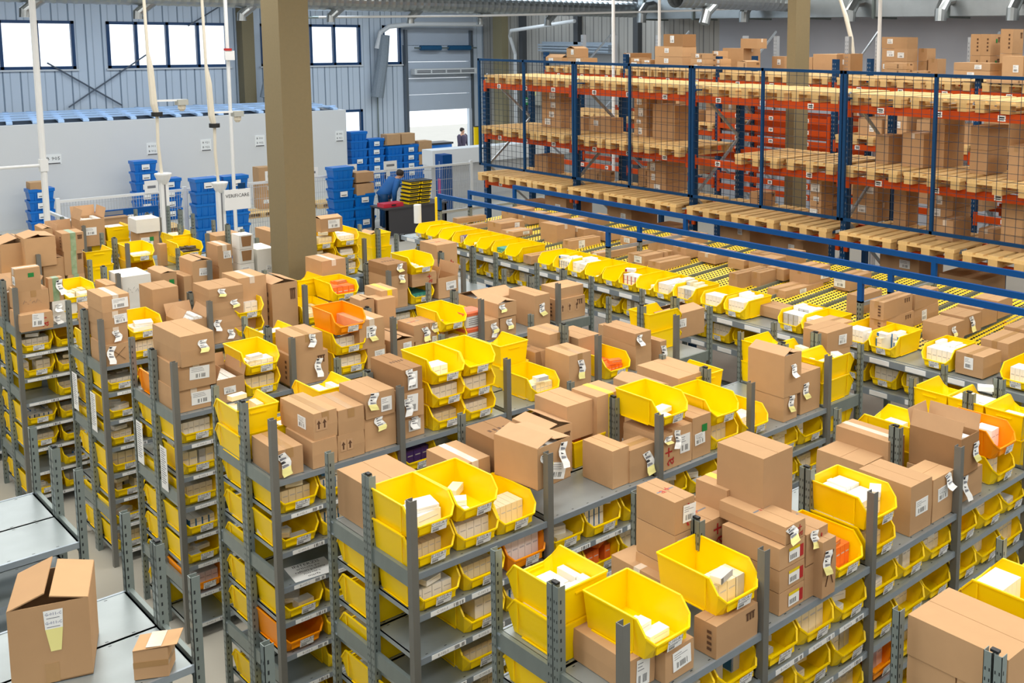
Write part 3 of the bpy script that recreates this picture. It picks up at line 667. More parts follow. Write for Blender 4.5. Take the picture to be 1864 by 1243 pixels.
# measured cartons: zone, x0, x1, y0, y1, z0, z1, finish, yaw
CARTD=[
 ('f',3.178,3.349,3.465,3.88,1.988,2.154,'aL',0),('f',3.352,3.552,3.398,3.798,1.988,2.151,'L',0),('f',3.682,4.009,3.366,3.518,1.988,2.166,'P',0),('f',3.851,4.451,3.908,4.348,1.988,2.128,'w',0),
 ('f',3.913,4.065,3.888,4.204,2.388,2.578,'AL',0),('f',3.913,4.065,3.888,4.204,1.988,2.183,'L',0),('f',3.913,4.065,3.888,4.204,2.188,2.383,'L',0),('f',4.085,4.327,3.888,4.164,1.988,2.183,'A',0),
 ('f',4.085,4.327,3.888,4.164,2.188,2.377,'A',0),('f',4.36,4.63,3.888,4.184,1.988,2.188,'A',0),('f',4.36,4.63,3.888,4.184,2.188,2.377,'A',0),('f',4.33,4.542,3.888,4.131,2.208,2.515,'y',0),
 ('f',4.33,4.542,3.888,4.131,1.988,2.208,'',0),('f',4.359,4.621,3.638,3.989,2.248,2.772,'',0),('f',4.369,4.611,3.638,3.989,1.988,2.248,'x',0),('f',4.271,4.44,3.398,3.885,2.378,2.479,'AT',0),
 ('f',4.221,4.441,3.398,3.818,1.988,2.113,'D',0),('f',4.221,4.441,3.398,3.818,2.118,2.243,'D',0),('f',4.221,4.441,3.398,3.818,2.248,2.373,'D',0),('f',4.451,4.651,3.398,3.798,1.988,2.178,'A',0),
 ('f',4.451,4.651,3.398,3.798,2.188,2.373,'AT',0),('f',4.355,4.494,3.828,4.111,2.158,2.238,'D',0),('f',4.355,4.494,3.828,4.111,1.988,2.158,'',0),('f',4.529,4.651,3.338,3.488,1.988,2.322,'TX',0),
 ('f',5.528,5.771,3.398,3.8,1.988,2.316,'L',0),('f',5.79,6.047,3.398,3.621,1.988,2.281,'LT',0),('f',6.126,6.364,3.398,3.797,2.188,2.528,'vTR',0),('f',6.106,6.464,3.418,3.797,1.988,2.188,'xT',0),
 ('f',6.009,6.209,3.888,4.338,1.988,2.338,'wr',0),('f',5.776,6.226,3.928,4.328,1.988,2.228,'',0),('f',7.116,7.316,3.868,4.268,1.988,2.168,'L',0),('g',4.13,4.49,2.009,2.532,2.188,2.389,'',0),
 ('g',4.14,4.47,2.009,2.267,1.988,2.188,'',0),('g',4.14,4.47,2.273,2.532,1.988,2.188,'',0),('g',4.53,4.98,2.06,2.5,1.988,2.223,'',0),('g',5.04,5.36,2.08,2.5,1.988,2.103,'',0),
 ('e',3.979,4.279,5.25,5.67,2.188,2.488,'oTTS',0.12),('e',3.136,3.496,5.71,6.246,1.988,2.29,'',0),('e',3.734,3.975,5.73,6.13,1.988,2.289,'w',0),('e',4.023,4.317,5.7,6.085,1.988,2.387,'kL',0),
 ('e',4.405,4.66,5.69,6.061,1.988,2.374,'oP',0),('e',4.665,4.909,5.75,6.13,2.188,2.453,'',0),('e',4.658,4.814,5.25,5.566,1.988,2.263,'s',0),('e',4.816,5.064,5.238,5.412,1.988,2.226,'tT',0),
 ('e',5.102,5.214,5.22,5.62,2.188,2.258,'T',0),('e',5.102,5.214,5.22,5.62,1.988,2.188,'A',0),('e',5.22,5.422,5.22,5.62,1.988,2.278,'TL',0),('e',5.429,5.627,5.22,5.64,1.988,2.306,'GL',0),
 ('e',6.51,6.735,5.23,5.619,2.188,2.566,'oT',0),('e',6.51,6.685,5.23,5.619,1.988,2.188,'T',0),('e',6.746,7.009,5.24,5.64,1.988,2.342,'T',0),('e',7.643,8.035,5.64,5.919,2.238,2.427,'L',0),
 ('e',7.623,8.005,5.64,5.919,1.988,2.238,'L',0),('e',4.912,5.186,5.71,5.996,2.088,2.475,'y',0),('e',4.995,5.166,5.71,5.996,1.988,2.088,'',0),('e',5.452,5.661,5.71,6.13,1.988,2.424,'o',0),
 ('e',5.777,6.127,5.71,6.2,1.988,2.415,'',0),('d',3.091,3.282,7.044,7.466,1.988,2.191,'tT',0),('d',3.344,3.533,7.029,7.449,1.988,2.19,'',0),('d',3.361,3.541,7.04,7.549,2.19,2.395,'tlV',0),
 ('d',3.547,3.758,7.039,7.489,1.988,2.178,'u',0),('d',3.561,3.765,7.04,7.461,2.178,2.369,'t',0),('d',3.771,4.034,7.054,7.504,1.988,2.242,'T',0),('d',3.779,4.02,7.04,7.442,2.242,2.436,'LT',0),
 ('d',4.099,4.293,7.077,7.497,1.988,2.166,'LT',0),('d',4.089,4.276,7.04,7.46,2.166,2.371,'LT',0),('d',4.094,4.263,7.04,7.519,2.371,2.556,'kLT',0),('d',5.747,5.994,7.04,7.392,1.988,2.312,'tT',0),
 ('d',5.728,5.842,7.51,7.93,1.988,2.246,'k',0),('d',5.909,6.144,7.53,7.868,1.988,2.372,'t',0),('d',5.728,5.839,7.51,7.91,1.988,2.244,'',0),('d',6.157,6.419,7.41,7.81,1.988,2.308,'',0),
 ('d',6.559,6.759,7.06,7.521,2.228,2.346,'T',0),('d',6.559,6.759,7.06,7.521,1.988,2.228,'',0),('d',6.884,6.966,7.06,7.41,1.988,2.205,'T',0),('d',6.939,7.183,7.51,8.036,1.988,2.172,'',0),
 ('d',7.378,7.978,7.51,7.854,1.988,2.274,'oL',0),('c',3.077,3.349,8.885,9.338,1.988,2.183,'wL',0),('c',3.083,3.394,8.86,9.32,2.183,2.387,'wL',0),('c',3.104,3.376,8.83,9.411,2.387,2.647,'sT',0),
 ('c',3.399,3.635,8.86,9.28,1.988,2.255,'vL',0),('c',4.051,4.399,8.86,9.28,1.988,2.268,'TP',0),('c',4.081,4.354,8.86,9.221,2.268,2.442,'tT',0),('c',4.794,4.982,8.86,9.28,1.988,2.188,'L',0),
 ('c',4.713,4.972,8.86,9.28,2.188,2.463,'wLT',0),('c',5.035,5.288,8.86,9.28,1.988,2.214,'oL',0),('c',5.34,5.511,8.95,9.248,2.118,2.282,'AT',0),('c',5.36,5.511,8.95,9.248,1.988,2.118,'A',0),
 ('c',5.521,5.681,8.95,9.248,1.988,2.138,'L',0),('c',5.521,5.681,8.95,9.248,2.138,2.278,'T',0),('c',6.067,6.286,8.86,9.28,1.988,2.195,'TT',0),('c',6.276,6.515,8.86,9.236,2.195,2.355,'oT',0),
 ('c',6.307,6.507,8.865,9.265,1.988,2.188,'T',0),('c',6.774,6.971,8.87,9.347,1.988,2.348,'T',0),('c',7.115,7.515,8.93,9.327,1.988,2.228,'iP',0),('c',7.148,7.508,8.95,9.25,2.228,2.348,'p',0),
 ('c',4.997,5.147,9.35,9.561,1.988,2.558,'o',0),('c',5.171,5.371,9.33,9.553,1.988,2.502,'',0),('c',5.28,5.456,9.43,9.78,2.368,2.556,'y',0),('c',6.422,6.883,9.35,9.8,1.988,2.288,'o',0),
 ('c',7.021,7.338,9.33,9.78,1.988,2.161,'',0),('b',3.077,3.293,10.644,11.064,1.988,2.188,'XT',0),('b',3.088,3.293,10.68,11.1,2.188,2.343,'wT',0),('b',3.084,3.293,10.68,11.1,2.343,2.498,'wL',0),
 ('b',3.081,3.322,10.68,11.1,2.498,2.653,'wL',0),('b',3.094,3.197,11.17,11.488,2.188,2.448,'',0),('b',3.686,3.936,11.15,11.523,1.988,2.538,'',0),('b',3.854,4.025,10.69,11.11,1.988,2.138,'',0),
 ('b',3.768,4.028,10.68,11.035,2.138,2.278,'of',0),('b',4.066,4.406,10.68,11.1,1.988,2.128,'T',0),('b',4.066,4.406,10.68,11.1,2.128,2.258,'T',0),('b',4.066,4.406,10.68,11.1,2.258,2.408,'T',0),
 ('b',4.066,4.406,10.68,11.1,2.408,2.558,'T',0),('b',4.738,5.018,10.75,11.15,1.988,2.518,'oP',0),('b',4.425,4.725,10.85,11.25,1.988,2.583,'w',0),('b',5.419,5.719,10.7,11.1,1.988,2.178,'T',0),
 ('b',6.054,6.307,10.68,11.13,1.988,2.188,'',0),('b',6.054,6.312,10.68,11.13,2.188,2.368,'T',0),('b',6.055,6.304,10.68,11.099,2.368,2.506,'kT',0),('b',6.389,6.709,10.7,11.12,2.188,2.338,'A',0),
 ('b',6.725,7.002,10.69,11.11,1.988,2.306,'vL',0),('b',7.023,7.312,11.17,11.57,1.988,2.533,'A',0),('a',2.824,3.122,12.499,12.89,1.988,2.167,'AL',0),('a',2.852,3.136,12.63,13.004,2.167,2.389,'th',0),
 ('a',2.839,3.068,12.63,12.795,2.389,2.639,'wlG',0),('a',2.841,3.141,13.1,13.5,1.988,2.388,'v',0),('a',3.154,3.395,12.63,13.05,1.988,2.088,'WT',0),('a',3.164,3.401,12.63,13.05,2.088,2.238,'WT',0),
 ('a',3.139,3.275,12.63,12.733,2.238,2.491,'gT',0),('a',3.701,3.809,12.63,13.008,1.988,2.328,'x',0),('a',3.875,4.173,12.64,13.108,2.088,2.388,'Wh',0),('a',3.875,4.173,12.64,13.108,1.988,2.088,'W',0),
 ('a',4.281,4.453,12.64,13.06,1.988,2.39,'oG',0),('a',4.535,4.632,12.66,13.06,1.988,2.288,'',0),('a',4.635,4.814,12.64,13.06,1.988,2.198,'TT',0),('a',4.636,4.856,12.64,13.04,2.198,2.47,'oL',0),
 ('a',5.409,5.63,12.63,13.05,1.988,2.488,'WL',0),('a',5.193,5.361,12.63,12.846,1.988,2.161,'WC',0),('a',5.193,5.361,12.63,12.846,2.165,2.338,'WL',0),('a',5.193,5.361,12.63,12.846,2.342,2.515,'WC',0),
 ('a',5.193,5.361,12.63,12.846,2.519,2.692,'WC',0),('a',4.962,5.125,12.7,13.044,2.338,2.588,'wL',0),('a',4.962,5.125,12.7,13.044,1.988,2.338,'',0),('a',6.274,6.574,12.7,12.95,2.573,2.767,'oL',0),
 ('a',7.349,7.627,13.5,13.8,1.988,2.308,'o',0),('b',5.526,5.818,11.2,11.6,1.988,2.548,'wL',0),('z',3.765,3.971,14.38,14.83,2.138,2.438,'gP',0),('z',3.785,3.971,14.38,14.83,1.988,2.138,'g',0),
 ('z',3.76,3.996,14.38,14.684,2.438,2.66,'gP',0),('z',3.352,3.682,14.38,14.8,2.288,2.674,'og',0),('z',3.535,3.762,14.4,14.8,1.988,2.393,'o',0),('z',3.138,3.532,14.55,15,2.208,2.61,'oP',0),
 ('z',5.035,5.123,14.837,14.95,1.988,2.288,'',0),('y',4.444,4.757,16.13,16.53,2.138,2.616,'vL',0),('y',4.114,4.441,16.1,16.5,1.988,2.438,'v',0),('y',3.953,4.072,16,16.4,2.108,2.505,'oL',0),
 ('y',5.05,5.304,15.65,16,1.988,2.338,'GL',0),('y',5.002,5.311,15.6,15.94,2.338,2.529,'W',0),('z',5.812,6.17,14.9,15.25,1.988,2.289,'',0),('z',6.567,6.715,14.85,15.374,1.988,2.262,'',0),
 ('flow',9.254,9.696,12.946,13.289,2.14,2.299,'tL',0),('flow',9.228,9.582,12.601,12.908,2.14,2.221,'Lw',0),('flow',9.198,9.74,14.03,14.15,2.16,2.246,'t',0),('flow',9.124,9.457,13.581,13.701,2.14,2.206,'t',0),
 ('flow',9.414,9.751,11.802,12.177,2.12,2.404,'w',0),('flow',9.273,9.823,11.326,11.486,2.12,2.26,'tL',0),('flow',8.396,9.027,11.074,11.244,2.1,2.21,'t',0),('flow',9.111,9.79,10.51,10.693,2.14,2.23,'wl',0),
 ('flow',9.307,9.659,9.86,10.166,2.12,2.263,'tl',0),('flow',9.679,9.833,9.839,10.011,2.16,2.268,'t',0),('flow',9.265,9.821,9.506,9.737,2.12,2.236,'t',0),('flow',9.23,9.793,8.153,8.289,2.12,2.316,'t',0),
 ('flow',9.311,10.011,7.476,7.746,2.12,2.213,'tL',0),('flow',9.476,10.183,8.012,8.169,2.12,2.316,'t',0),('flow',8.645,8.89,6.992,7.306,2.09,2.208,'T',0),('flow',8.141,8.554,6.008,6.294,2.09,2.306,'tL',0),
 ('flow',9.947,10.447,7.085,7.205,2.17,2.347,'wl',0),('flow',9.277,9.711,6.436,6.597,2.14,2.349,'',0),('flow',8.746,9.296,5.778,5.94,2.31,2.494,'tP',0),('flow',8.766,9.316,5.778,5.94,2.14,2.31,'tP',0),
 ('flow',9.336,9.796,5.778,5.94,2.14,2.31,'L',0),('flow',9.336,9.796,5.778,5.94,2.31,2.474,'P',0),('flow',8.95,9.27,5.16,5.44,2.15,2.34,'T',0),('flow',9.28,9.6,5.16,5.44,2.173,2.363,'T',0),
 ('flow',9.61,9.93,5.16,5.44,2.196,2.386,'',0),('flow',9.94,10.26,5.16,5.44,2.219,2.409,'',0),('flow',8.414,8.731,4.478,4.757,2.09,2.29,'tl',0),('flow',8.864,9.304,4.478,4.757,2.12,2.32,'t',0),
 ('flow',9.314,9.754,4.478,4.757,2.15,2.35,'t',0),('flow',9.764,10.204,4.478,4.757,2.18,2.38,'t',0),('flow',10.214,10.654,4.478,4.757,2.21,2.41,'t',0),('flow',8.8,9.25,3.72,4.03,2.14,2.39,'t',0),
 ('flow',9.847,10.267,13.435,13.75,2.19,2.372,'t',0),('flow',9.902,10.322,13.085,13.385,2.19,2.337,'w',0),('flow',9.896,10.316,12.59,12.843,2.19,2.37,'',0),('flow',9.89,10.31,12.174,12.405,2.19,2.346,'w',0),
 ('flow',10.32,10.74,12.174,12.405,2.21,2.366,'',0),('flow',9.769,10.189,11.631,11.952,2.19,2.324,'w',0),('flow',9.877,10.297,11.238,11.47,2.19,2.31,'t',0),('flow',9.881,10.301,10.66,10.951,2.19,2.31,'tl',0),
 ('flow',9.879,10.299,10.048,10.377,2.19,2.341,'',0),('flow',10.309,10.729,10.048,10.377,2.21,2.361,'t',0),('flow',9.821,10.241,9.59,9.839,2.19,2.333,'t',0),('flow',9.872,10.292,9.113,9.415,2.19,2.31,'w',0),
 ('flow',9.869,10.289,8.618,8.884,2.19,2.312,'',0),('flow',10.299,10.719,8.618,8.884,2.21,2.332,'t',0),('flow',9.862,10.282,8.281,8.521,2.19,2.355,'',0),('flow',10.292,10.712,8.281,8.521,2.21,2.375,'',0),
 ('flow',9.775,10.195,7.889,8.154,2.19,2.329,'t',0),('flow',9.769,10.189,7.501,7.792,2.19,2.39,'tL',0),('flow',9.924,10.344,7.019,7.25,2.19,2.35,'tl',0),('rack',12,12.303,14.9,15.459,3.458,3.618,'lx',0),
 ('rack',12,12.303,14.9,15.459,3.622,3.783,'lx',0),('rack',12,12.303,14.9,15.459,3.787,3.947,'lx',0),('rack',12,12.303,14.9,15.459,3.951,4.111,'lx',0),('rack',12,12.3,14.273,14.653,3.458,3.677,'l',0),
 ('rack',12,12.3,13.561,14.123,3.458,3.719,'l',0),('rack',12,12.3,12.655,12.955,3.458,3.616,'l',0),('rack',12,12.3,12.655,12.955,3.62,3.778,'l',0),('rack',12,12.3,12.655,12.955,3.782,3.94,'l',0),
 ('rack',12,12.3,12.655,12.955,3.944,4.103,'l',0),('rack',11.9,12.23,11.896,12.403,3.458,3.743,'',0),('rack',11.9,12.23,11.896,12.403,3.747,4.031,'',0),('rack',12.2,12.5,12.47,12.617,3.458,4.093,'',0),
 ('rack',11.8,12.128,7.789,7.983,3.458,3.842,'t',0),('rack',11.8,12.322,7.259,7.579,3.458,3.897,'w',0),('rack',12,12.5,7.076,7.298,3.458,3.778,'',0),('rack',12,12.5,7.076,7.298,3.782,4.102,'',0),
 ('rack',11.8,12.3,6.346,6.589,3.458,3.754,'',0),('rack',11.8,12.3,6.346,6.589,3.758,4.054,'',0),('rack',11.6,12.057,5.786,5.97,3.458,3.866,'t',0),('rack',11.9,12.285,15.168,15.555,2.598,2.943,'x',0),
 ('rack',11.9,12.4,12.092,12.529,2.598,2.752,'l',0),('rack',11.9,12.4,12.092,12.529,2.756,2.909,'l',0),('rack',11.9,12.4,12.092,12.529,2.913,3.067,'l',0),('rack',12.2,12.5,12.794,13.066,2.598,2.74,'P',0),
 ('rack',12.2,12.5,12.794,13.066,2.744,2.886,'P',0),('rack',12,12.3,13.78,14.261,2.598,2.763,'P',0),('rack',11.7,12.1,8.801,8.993,2.598,2.775,'lP',0),('rack',11.7,12.1,8.801,8.993,2.779,2.956,'lP',0),
 ('rack',11.7,12.1,8.801,8.993,2.96,3.137,'lP',0),('rack',12,12.3,10.123,10.368,2.598,2.799,'P',0),('rack',12.1,12.4,8.139,8.552,2.598,2.857,'wl',0),('rack',12.1,12.4,8.139,8.552,2.861,3.12,'wl',0),
 ('rack',12.1,12.406,7.677,7.873,2.598,2.766,'',0),('rack',12.1,12.406,7.677,7.873,2.77,2.939,'',0),('rack',12.1,12.406,7.677,7.873,2.943,3.111,'',0),('rack',12,12.453,6.913,7.288,2.598,2.767,'l',0),
 ('rack',12,12.453,6.913,7.288,2.771,2.94,'l',0),('rack',12,12.453,6.913,7.288,2.944,3.113,'l',0),('rack',11.6,12.039,6.669,6.913,2.598,2.861,'w',0),('rack',12,12.3,6.336,6.535,2.598,2.742,'w',0),
 ('rack',11.6,12.059,5.752,6.025,2.598,2.791,'',0),('rack',11.6,12.059,5.752,6.025,2.795,2.988,'',0),('rack',11.6,12.059,5.752,6.025,2.992,3.185,'',0),('rack',11.7,12.3,15.3,15.9,1.455,2.05,'l',0),
 ('rack',11.7,12.3,14.4,15,1.455,1.85,'l',0),('rack',11.7,12.3,14.4,15,1.855,2.25,'l',0),('rack',11.7,12.3,12.7,13.3,1.455,1.9,'l',0),('rack',11.7,12.3,12.7,13.3,1.905,2.35,'l',0),
 ('rack',11.7,12.3,11.8,12.4,1.455,2.05,'l',0),('rack',11.7,12.3,10.1,10.7,1.455,1.95,'l',0),('rack',11.7,12.3,10.1,10.7,1.955,2.45,'l',0),('rack',11.7,12.3,9.1,9.7,1.455,1.85,'l',0),
 ('rack',11.7,12.3,9.1,9.7,1.855,2.25,'l',0),('rack',11.7,12.3,7.2,7.8,1.455,1.95,'l',0),('rack',11.7,12.3,7.2,7.8,1.955,2.45,'l',0),('rack',11.7,12.3,6.3,6.9,1.455,1.8,'l',0),
 ('rack',11.7,12.3,6.3,6.9,1.805,2.15,'l',0),('rear',14.9,15.305,17.728,18.241,4.52,4.642,'l',0),('rear',14.9,15.279,17.996,18.285,4.642,4.859,'ol',0),('rear',15,15.3,18.581,19.186,4.52,4.645,'ol',0),
 ('rear',15.1,15.678,16.385,16.633,4.52,4.642,'kl',0),('rear',15.1,15.678,16.385,16.633,4.646,4.768,'kl',0),('rear',14.9,15.2,15.927,16.182,4.52,4.596,'tl',0),('rear',14.9,15.2,15.927,16.182,4.6,4.677,'tl',0),
 ('rear',14.8,15.1,15.506,15.754,4.52,4.583,'l',0),('rear',14.8,15.1,15.506,15.754,4.587,4.65,'l',0),('rear',14.8,15.187,14.592,15.366,4.52,4.722,'l',0),('rear',14.8,15.187,14.592,15.366,4.726,4.927,'l',0),
 ('rear',14.8,15.167,14.582,15.126,4.927,5.168,'lk',0),('rear',14.7,15.035,13.9,14.265,4.5,4.598,'lP',0),('rear',14.7,15.035,13.9,14.265,4.602,4.7,'lP',0),('rear',14.7,15.035,13.9,14.265,4.704,4.801,'lP',0),
 ('rear',15,15.3,13.762,13.901,4.5,4.598,'l',0),('rear',15,15.3,13.762,13.901,4.602,4.701,'l',0),('rear',15.4,15.7,14.202,14.345,4.5,4.612,'l',0),('rear',15.4,15.7,14.202,14.345,4.616,4.728,'l',0),
 ('rear',15.4,15.7,14.202,14.345,4.732,4.844,'l',0),('rear',16.2,16.725,14.233,14.804,4.45,4.894,'w',0),('rear',16.2,16.5,13.871,14.308,4.894,5.092,'w',0),('rear',14.9,15.281,12.999,13.241,4.5,4.676,'oP',0),
 ('rear',17,17.8,12.491,13.068,4.45,4.795,'',0),('rear',17,17.3,13.084,13.206,4.45,4.73,'',0),('rear',17.2,17.62,12.306,12.622,4.45,4.811,'l',0),('rear',17,17.3,13.811,14.141,4.45,4.731,'l',0),
 ('rear',17,17.36,10.877,11.158,4.45,4.686,'l',0),('rear',17,17.36,10.877,11.158,4.69,4.927,'l',0),('rear',17,17.36,10.885,11.443,4.927,5.143,'l',0),('rear',17,17.3,11.158,11.435,4.45,4.685,'l',0),
 ('rear',17,17.3,11.158,11.435,4.689,4.923,'l',0),('rear',17.4,17.7,10.7,10.885,4.45,4.691,'t',0),('rear',17.4,17.7,10.7,10.885,4.695,4.935,'t',0),('rear',17.4,17.7,10.467,10.667,4.45,4.744,'t',0),
 ('rear',14.9,15.227,9.62,9.961,4.51,4.61,'tP',0),('rear',14.9,15.227,9.62,9.961,4.614,4.714,'tP',0),('rear',14.9,15.23,9.277,9.409,4.51,4.597,'P',0),('rear',17,17.361,9.381,9.571,4.45,4.826,'P',0),
 ('rear',17,17.361,9.381,9.571,4.83,5.205,'P',0),('rear',17,17.363,9.186,9.378,4.45,4.826,'PG',0),('rear',17,17.363,9.186,9.378,4.83,5.206,'PG',0),('rear',17,17.383,8.773,8.998,4.45,4.87,'P',0),
 ('rear',17,17.383,8.773,8.998,4.874,5.294,'P',0),('rear',14.9,15.294,8.043,8.668,4.51,4.628,'l',0),('rear',14.9,15.294,8.043,8.668,4.632,4.75,'l',0),('rear',14.9,15.226,7.5,7.841,4.451,4.867,'l',0),
 ('rear',14.9,15.226,7.4,8.091,4.51,4.451,'P',0),('rear',15.1,15.6,15.791,16.2,3.32,3.653,'l',0),('rear',15.1,15.6,15.791,16.2,3.653,3.903,'l',0),('rear',15.1,15.6,14.964,15.514,3.32,3.865,'l',0),
 ('rear',15.1,15.6,14.473,14.866,3.32,3.654,'',0),('rear',15.1,15.6,13.677,14.227,3.32,3.682,'',0),('rear',15.1,15.6,10.119,10.596,3.32,3.752,'l',0),('rear',15.1,15.6,9.627,10.054,3.32,3.88,'l',0),
 ('rear',15.1,15.6,9.012,9.432,3.32,3.791,'l',0),('rear',15.1,15.6,8.314,8.713,3.32,3.752,'',0),('rear',15.1,15.6,7.777,8.216,3.32,3.859,'l',0),('rear',15.1,15.6,7.129,7.504,3.32,3.64,'',0),
 ('rear',15.1,15.6,6.61,7.043,3.32,3.677,'l',0),('rear',15.1,15.6,15.114,15.512,2.4,2.842,'l',0),('rear',15.1,15.6,14.392,14.825,2.4,2.703,'l',0),('rear',15.1,15.6,10.875,11.286,2.4,2.831,'l',0),
 ('rear',15.1,15.6,10.213,10.786,2.4,2.966,'l',0),('rear',15.1,15.6,9.711,10.122,2.4,2.767,'',0),('rear',15.1,15.6,9.711,10.122,2.767,3.017,'l',0),('rear',15.1,15.6,8.94,9.432,2.4,3.017,'',0),
 ('rear',15.1,15.6,8.189,8.737,2.4,2.938,'l',0),('rear',15.1,15.6,6.913,7.428,2.4,2.956,'',0),('rear',15.1,15.6,6.232,6.746,2.4,2.92,'',0),('rear',17.2,17.7,15.839,16.2,3.4,3.988,'',0),
 ('rear',17.2,17.7,15.267,15.632,3.4,3.754,'l',0),('rear',17.2,17.7,11.882,12.35,3.4,3.868,'l',0),('rear',17.2,17.7,11.224,11.696,3.4,3.977,'l',0),('rear',17.2,17.7,10.56,11.102,3.4,3.867,'',0),
 ('rear',17.2,17.7,9.937,10.309,3.4,3.874,'',0),('rear',17.2,17.7,7.765,8.336,3.4,3.763,'',0),('rear',17.2,17.7,7.765,8.336,3.763,4.013,'',0),('rear',17.2,17.7,7.13,7.699,3.4,3.756,'l',0),
 ('rear',17.2,17.7,7.13,7.699,3.756,4.006,'l',0),('rear',17.2,17.7,6.329,6.857,3.4,3.702,'l',0),('rear',17.2,17.7,6.329,6.857,3.702,3.952,'',0),('rear',17.2,17.7,5.143,5.685,3.4,4.015,'',0),]
# bins on the top shelves: row, side, x, y, z, content, colour
TOPB=[
 ('f','B',3.251,3.878,1.988,'e','y'),('f','B',3.251,3.878,2.178,'w','y'),('f','F',3.382,3.368,2.154,'s','y'),('f','F',3.89,3.368,2.166,'w','y'),
 ('f','F',4.852,3.368,1.988,'o','y'),('f','F',5.2,3.368,1.988,'w','y'),('f','F',5.2,3.368,2.178,'w','y'),('f','F',6.738,3.368,1.988,'t','y'),
 ('f','F',6.738,3.368,2.178,'w','o'),('f','B',6.416,3.878,1.988,'e','y'),('f','B',6.416,3.878,2.178,'w','y'),('g','B',4.74,2.06,2.226,'W','y'),
 ('g','B',5.2,2.06,2.108,'W','y'),('e','F',3.208,5.19,1.988,'w','y'),('e','F',3.208,5.19,2.178,'p','y'),('e','F',3.529,5.19,1.988,'w','y'),
 ('e','F',3.529,5.19,2.178,'s','y'),('e','F',3.825,5.19,1.988,'w','y'),('e','B',4.835,5.7,1.988,'o','y'),('e','F',5.225,5.19,2.318,'s','y'),
 ('e','F',5.787,5.19,1.988,'w','y'),('e','F',5.787,5.19,2.178,'e','y'),('e','F',6.152,5.19,1.988,'r','y'),('e','B',6.135,5.7,1.988,'b','y'),
 ('e','B',6.135,5.7,2.178,'r','y'),('d','B',3.183,7.52,1.988,'w','y'),('d','B',3.183,7.52,2.178,'w','y'),('d','B',3.45,7.52,1.988,'b','y'),
 ('d','B',3.797,7.52,1.988,'e','y'),('d','B',3.797,7.52,2.178,'w','y'),('d','F',4.507,7.01,1.988,'w','y'),('d','F',4.507,7.01,2.178,'w','y'),
 ('d','F',4.507,7.01,2.368,'w','y'),('d','F',4.803,7.01,1.988,'w','y'),('d','F',4.803,7.01,2.178,'w','y'),('d','F',4.803,7.01,2.368,'e','y'),
 ('d','F',5.483,7.01,1.988,'w','y'),('d','B',5.494,7.52,1.988,'e','y'),('d','B',5.494,7.52,2.178,'s','y'),('d','F',6.324,7.01,1.988,'o','y'),
 ('c','B',3.231,9.34,1.988,'e','o'),('c','F',3.795,8.83,1.988,'w','y'),('c','F',3.795,8.83,2.178,'b','y'),('c','F',4.634,8.83,1.988,'w','y'),
 ('c','F',4.634,8.83,2.178,'b','y'),('c','F',4.634,8.83,2.368,'e','o'),('c','F',5.747,8.83,2.178,'e','y'),('c','F',5.747,8.83,1.988,'s','y'),
 ('c','B',4.18,9.34,1.988,'e','y'),('c','B',4.18,9.34,2.178,'w','y'),('c','B',6.18,9.34,1.988,'s','y'),('b','B',3.232,11.16,1.988,'w','y'),
 ('b','F',3.453,10.65,1.988,'w','y'),('b','F',3.453,10.65,2.178,'x','y'),('b','F',4.461,10.65,1.988,'s','y'),('b','F',4.461,10.65,2.178,'r','y'),
 ('b','F',5.202,10.65,1.988,'w','y'),('b','B',5.366,11.16,1.988,'e','y'),('b','B',5.366,11.16,2.178,'e','y'),('b','F',5.542,10.65,2.188,'o','y'),
 ('b','F',6.506,10.65,1.988,'g','y'),('b','F',6.518,10.65,2.338,'s','y'),('a','F',3.435,12.6,2.168,'w','y'),('a','F',3.429,12.6,1.988,'s','y'),
 ('a','F',4.974,12.6,1.988,'o','y'),('a','B',3.828,13.01,1.988,'R','y'),('a','B',4.114,13.11,1.988,'e','y'),('a','F',6.61,12.6,1.988,'w','y'),
 ('a','F',6.61,12.6,2.178,'p','y'),('a','F',6.61,12.6,2.368,'w','y'),('a','F',6.283,12.6,1.988,'r','y'),('a','F',6.283,12.6,2.178,'w','y'),
 ('a','F',6.283,12.6,2.368,'w','y'),('a','B',7.355,13.11,1.988,'w','y'),('a','B',7.355,13.11,2.178,'w','y'),('z','B',4.184,14.46,1.988,'s','y'),
 ('z','B',4.184,14.46,2.178,'e','y'),('z','F',3.136,14.15,1.988,'e','y'),('z','F',4.655,14.35,2.178,'w','y'),('z','F',4.655,14.35,1.988,'e','y'),
 ('z','B',5.365,14.86,1.988,'e','y'),('z','B',5.365,14.86,2.178,'w','y'),('z','F',5.274,14.35,2.138,'B','y'),('y','F',3.642,16.1,1.988,'O','y'),
 ('y','B',4.748,16.21,1.988,'w','y'),('y','B',4.917,16.11,1.988,'w','y'),('y','B',4.917,16.11,2.178,'W','y'),]
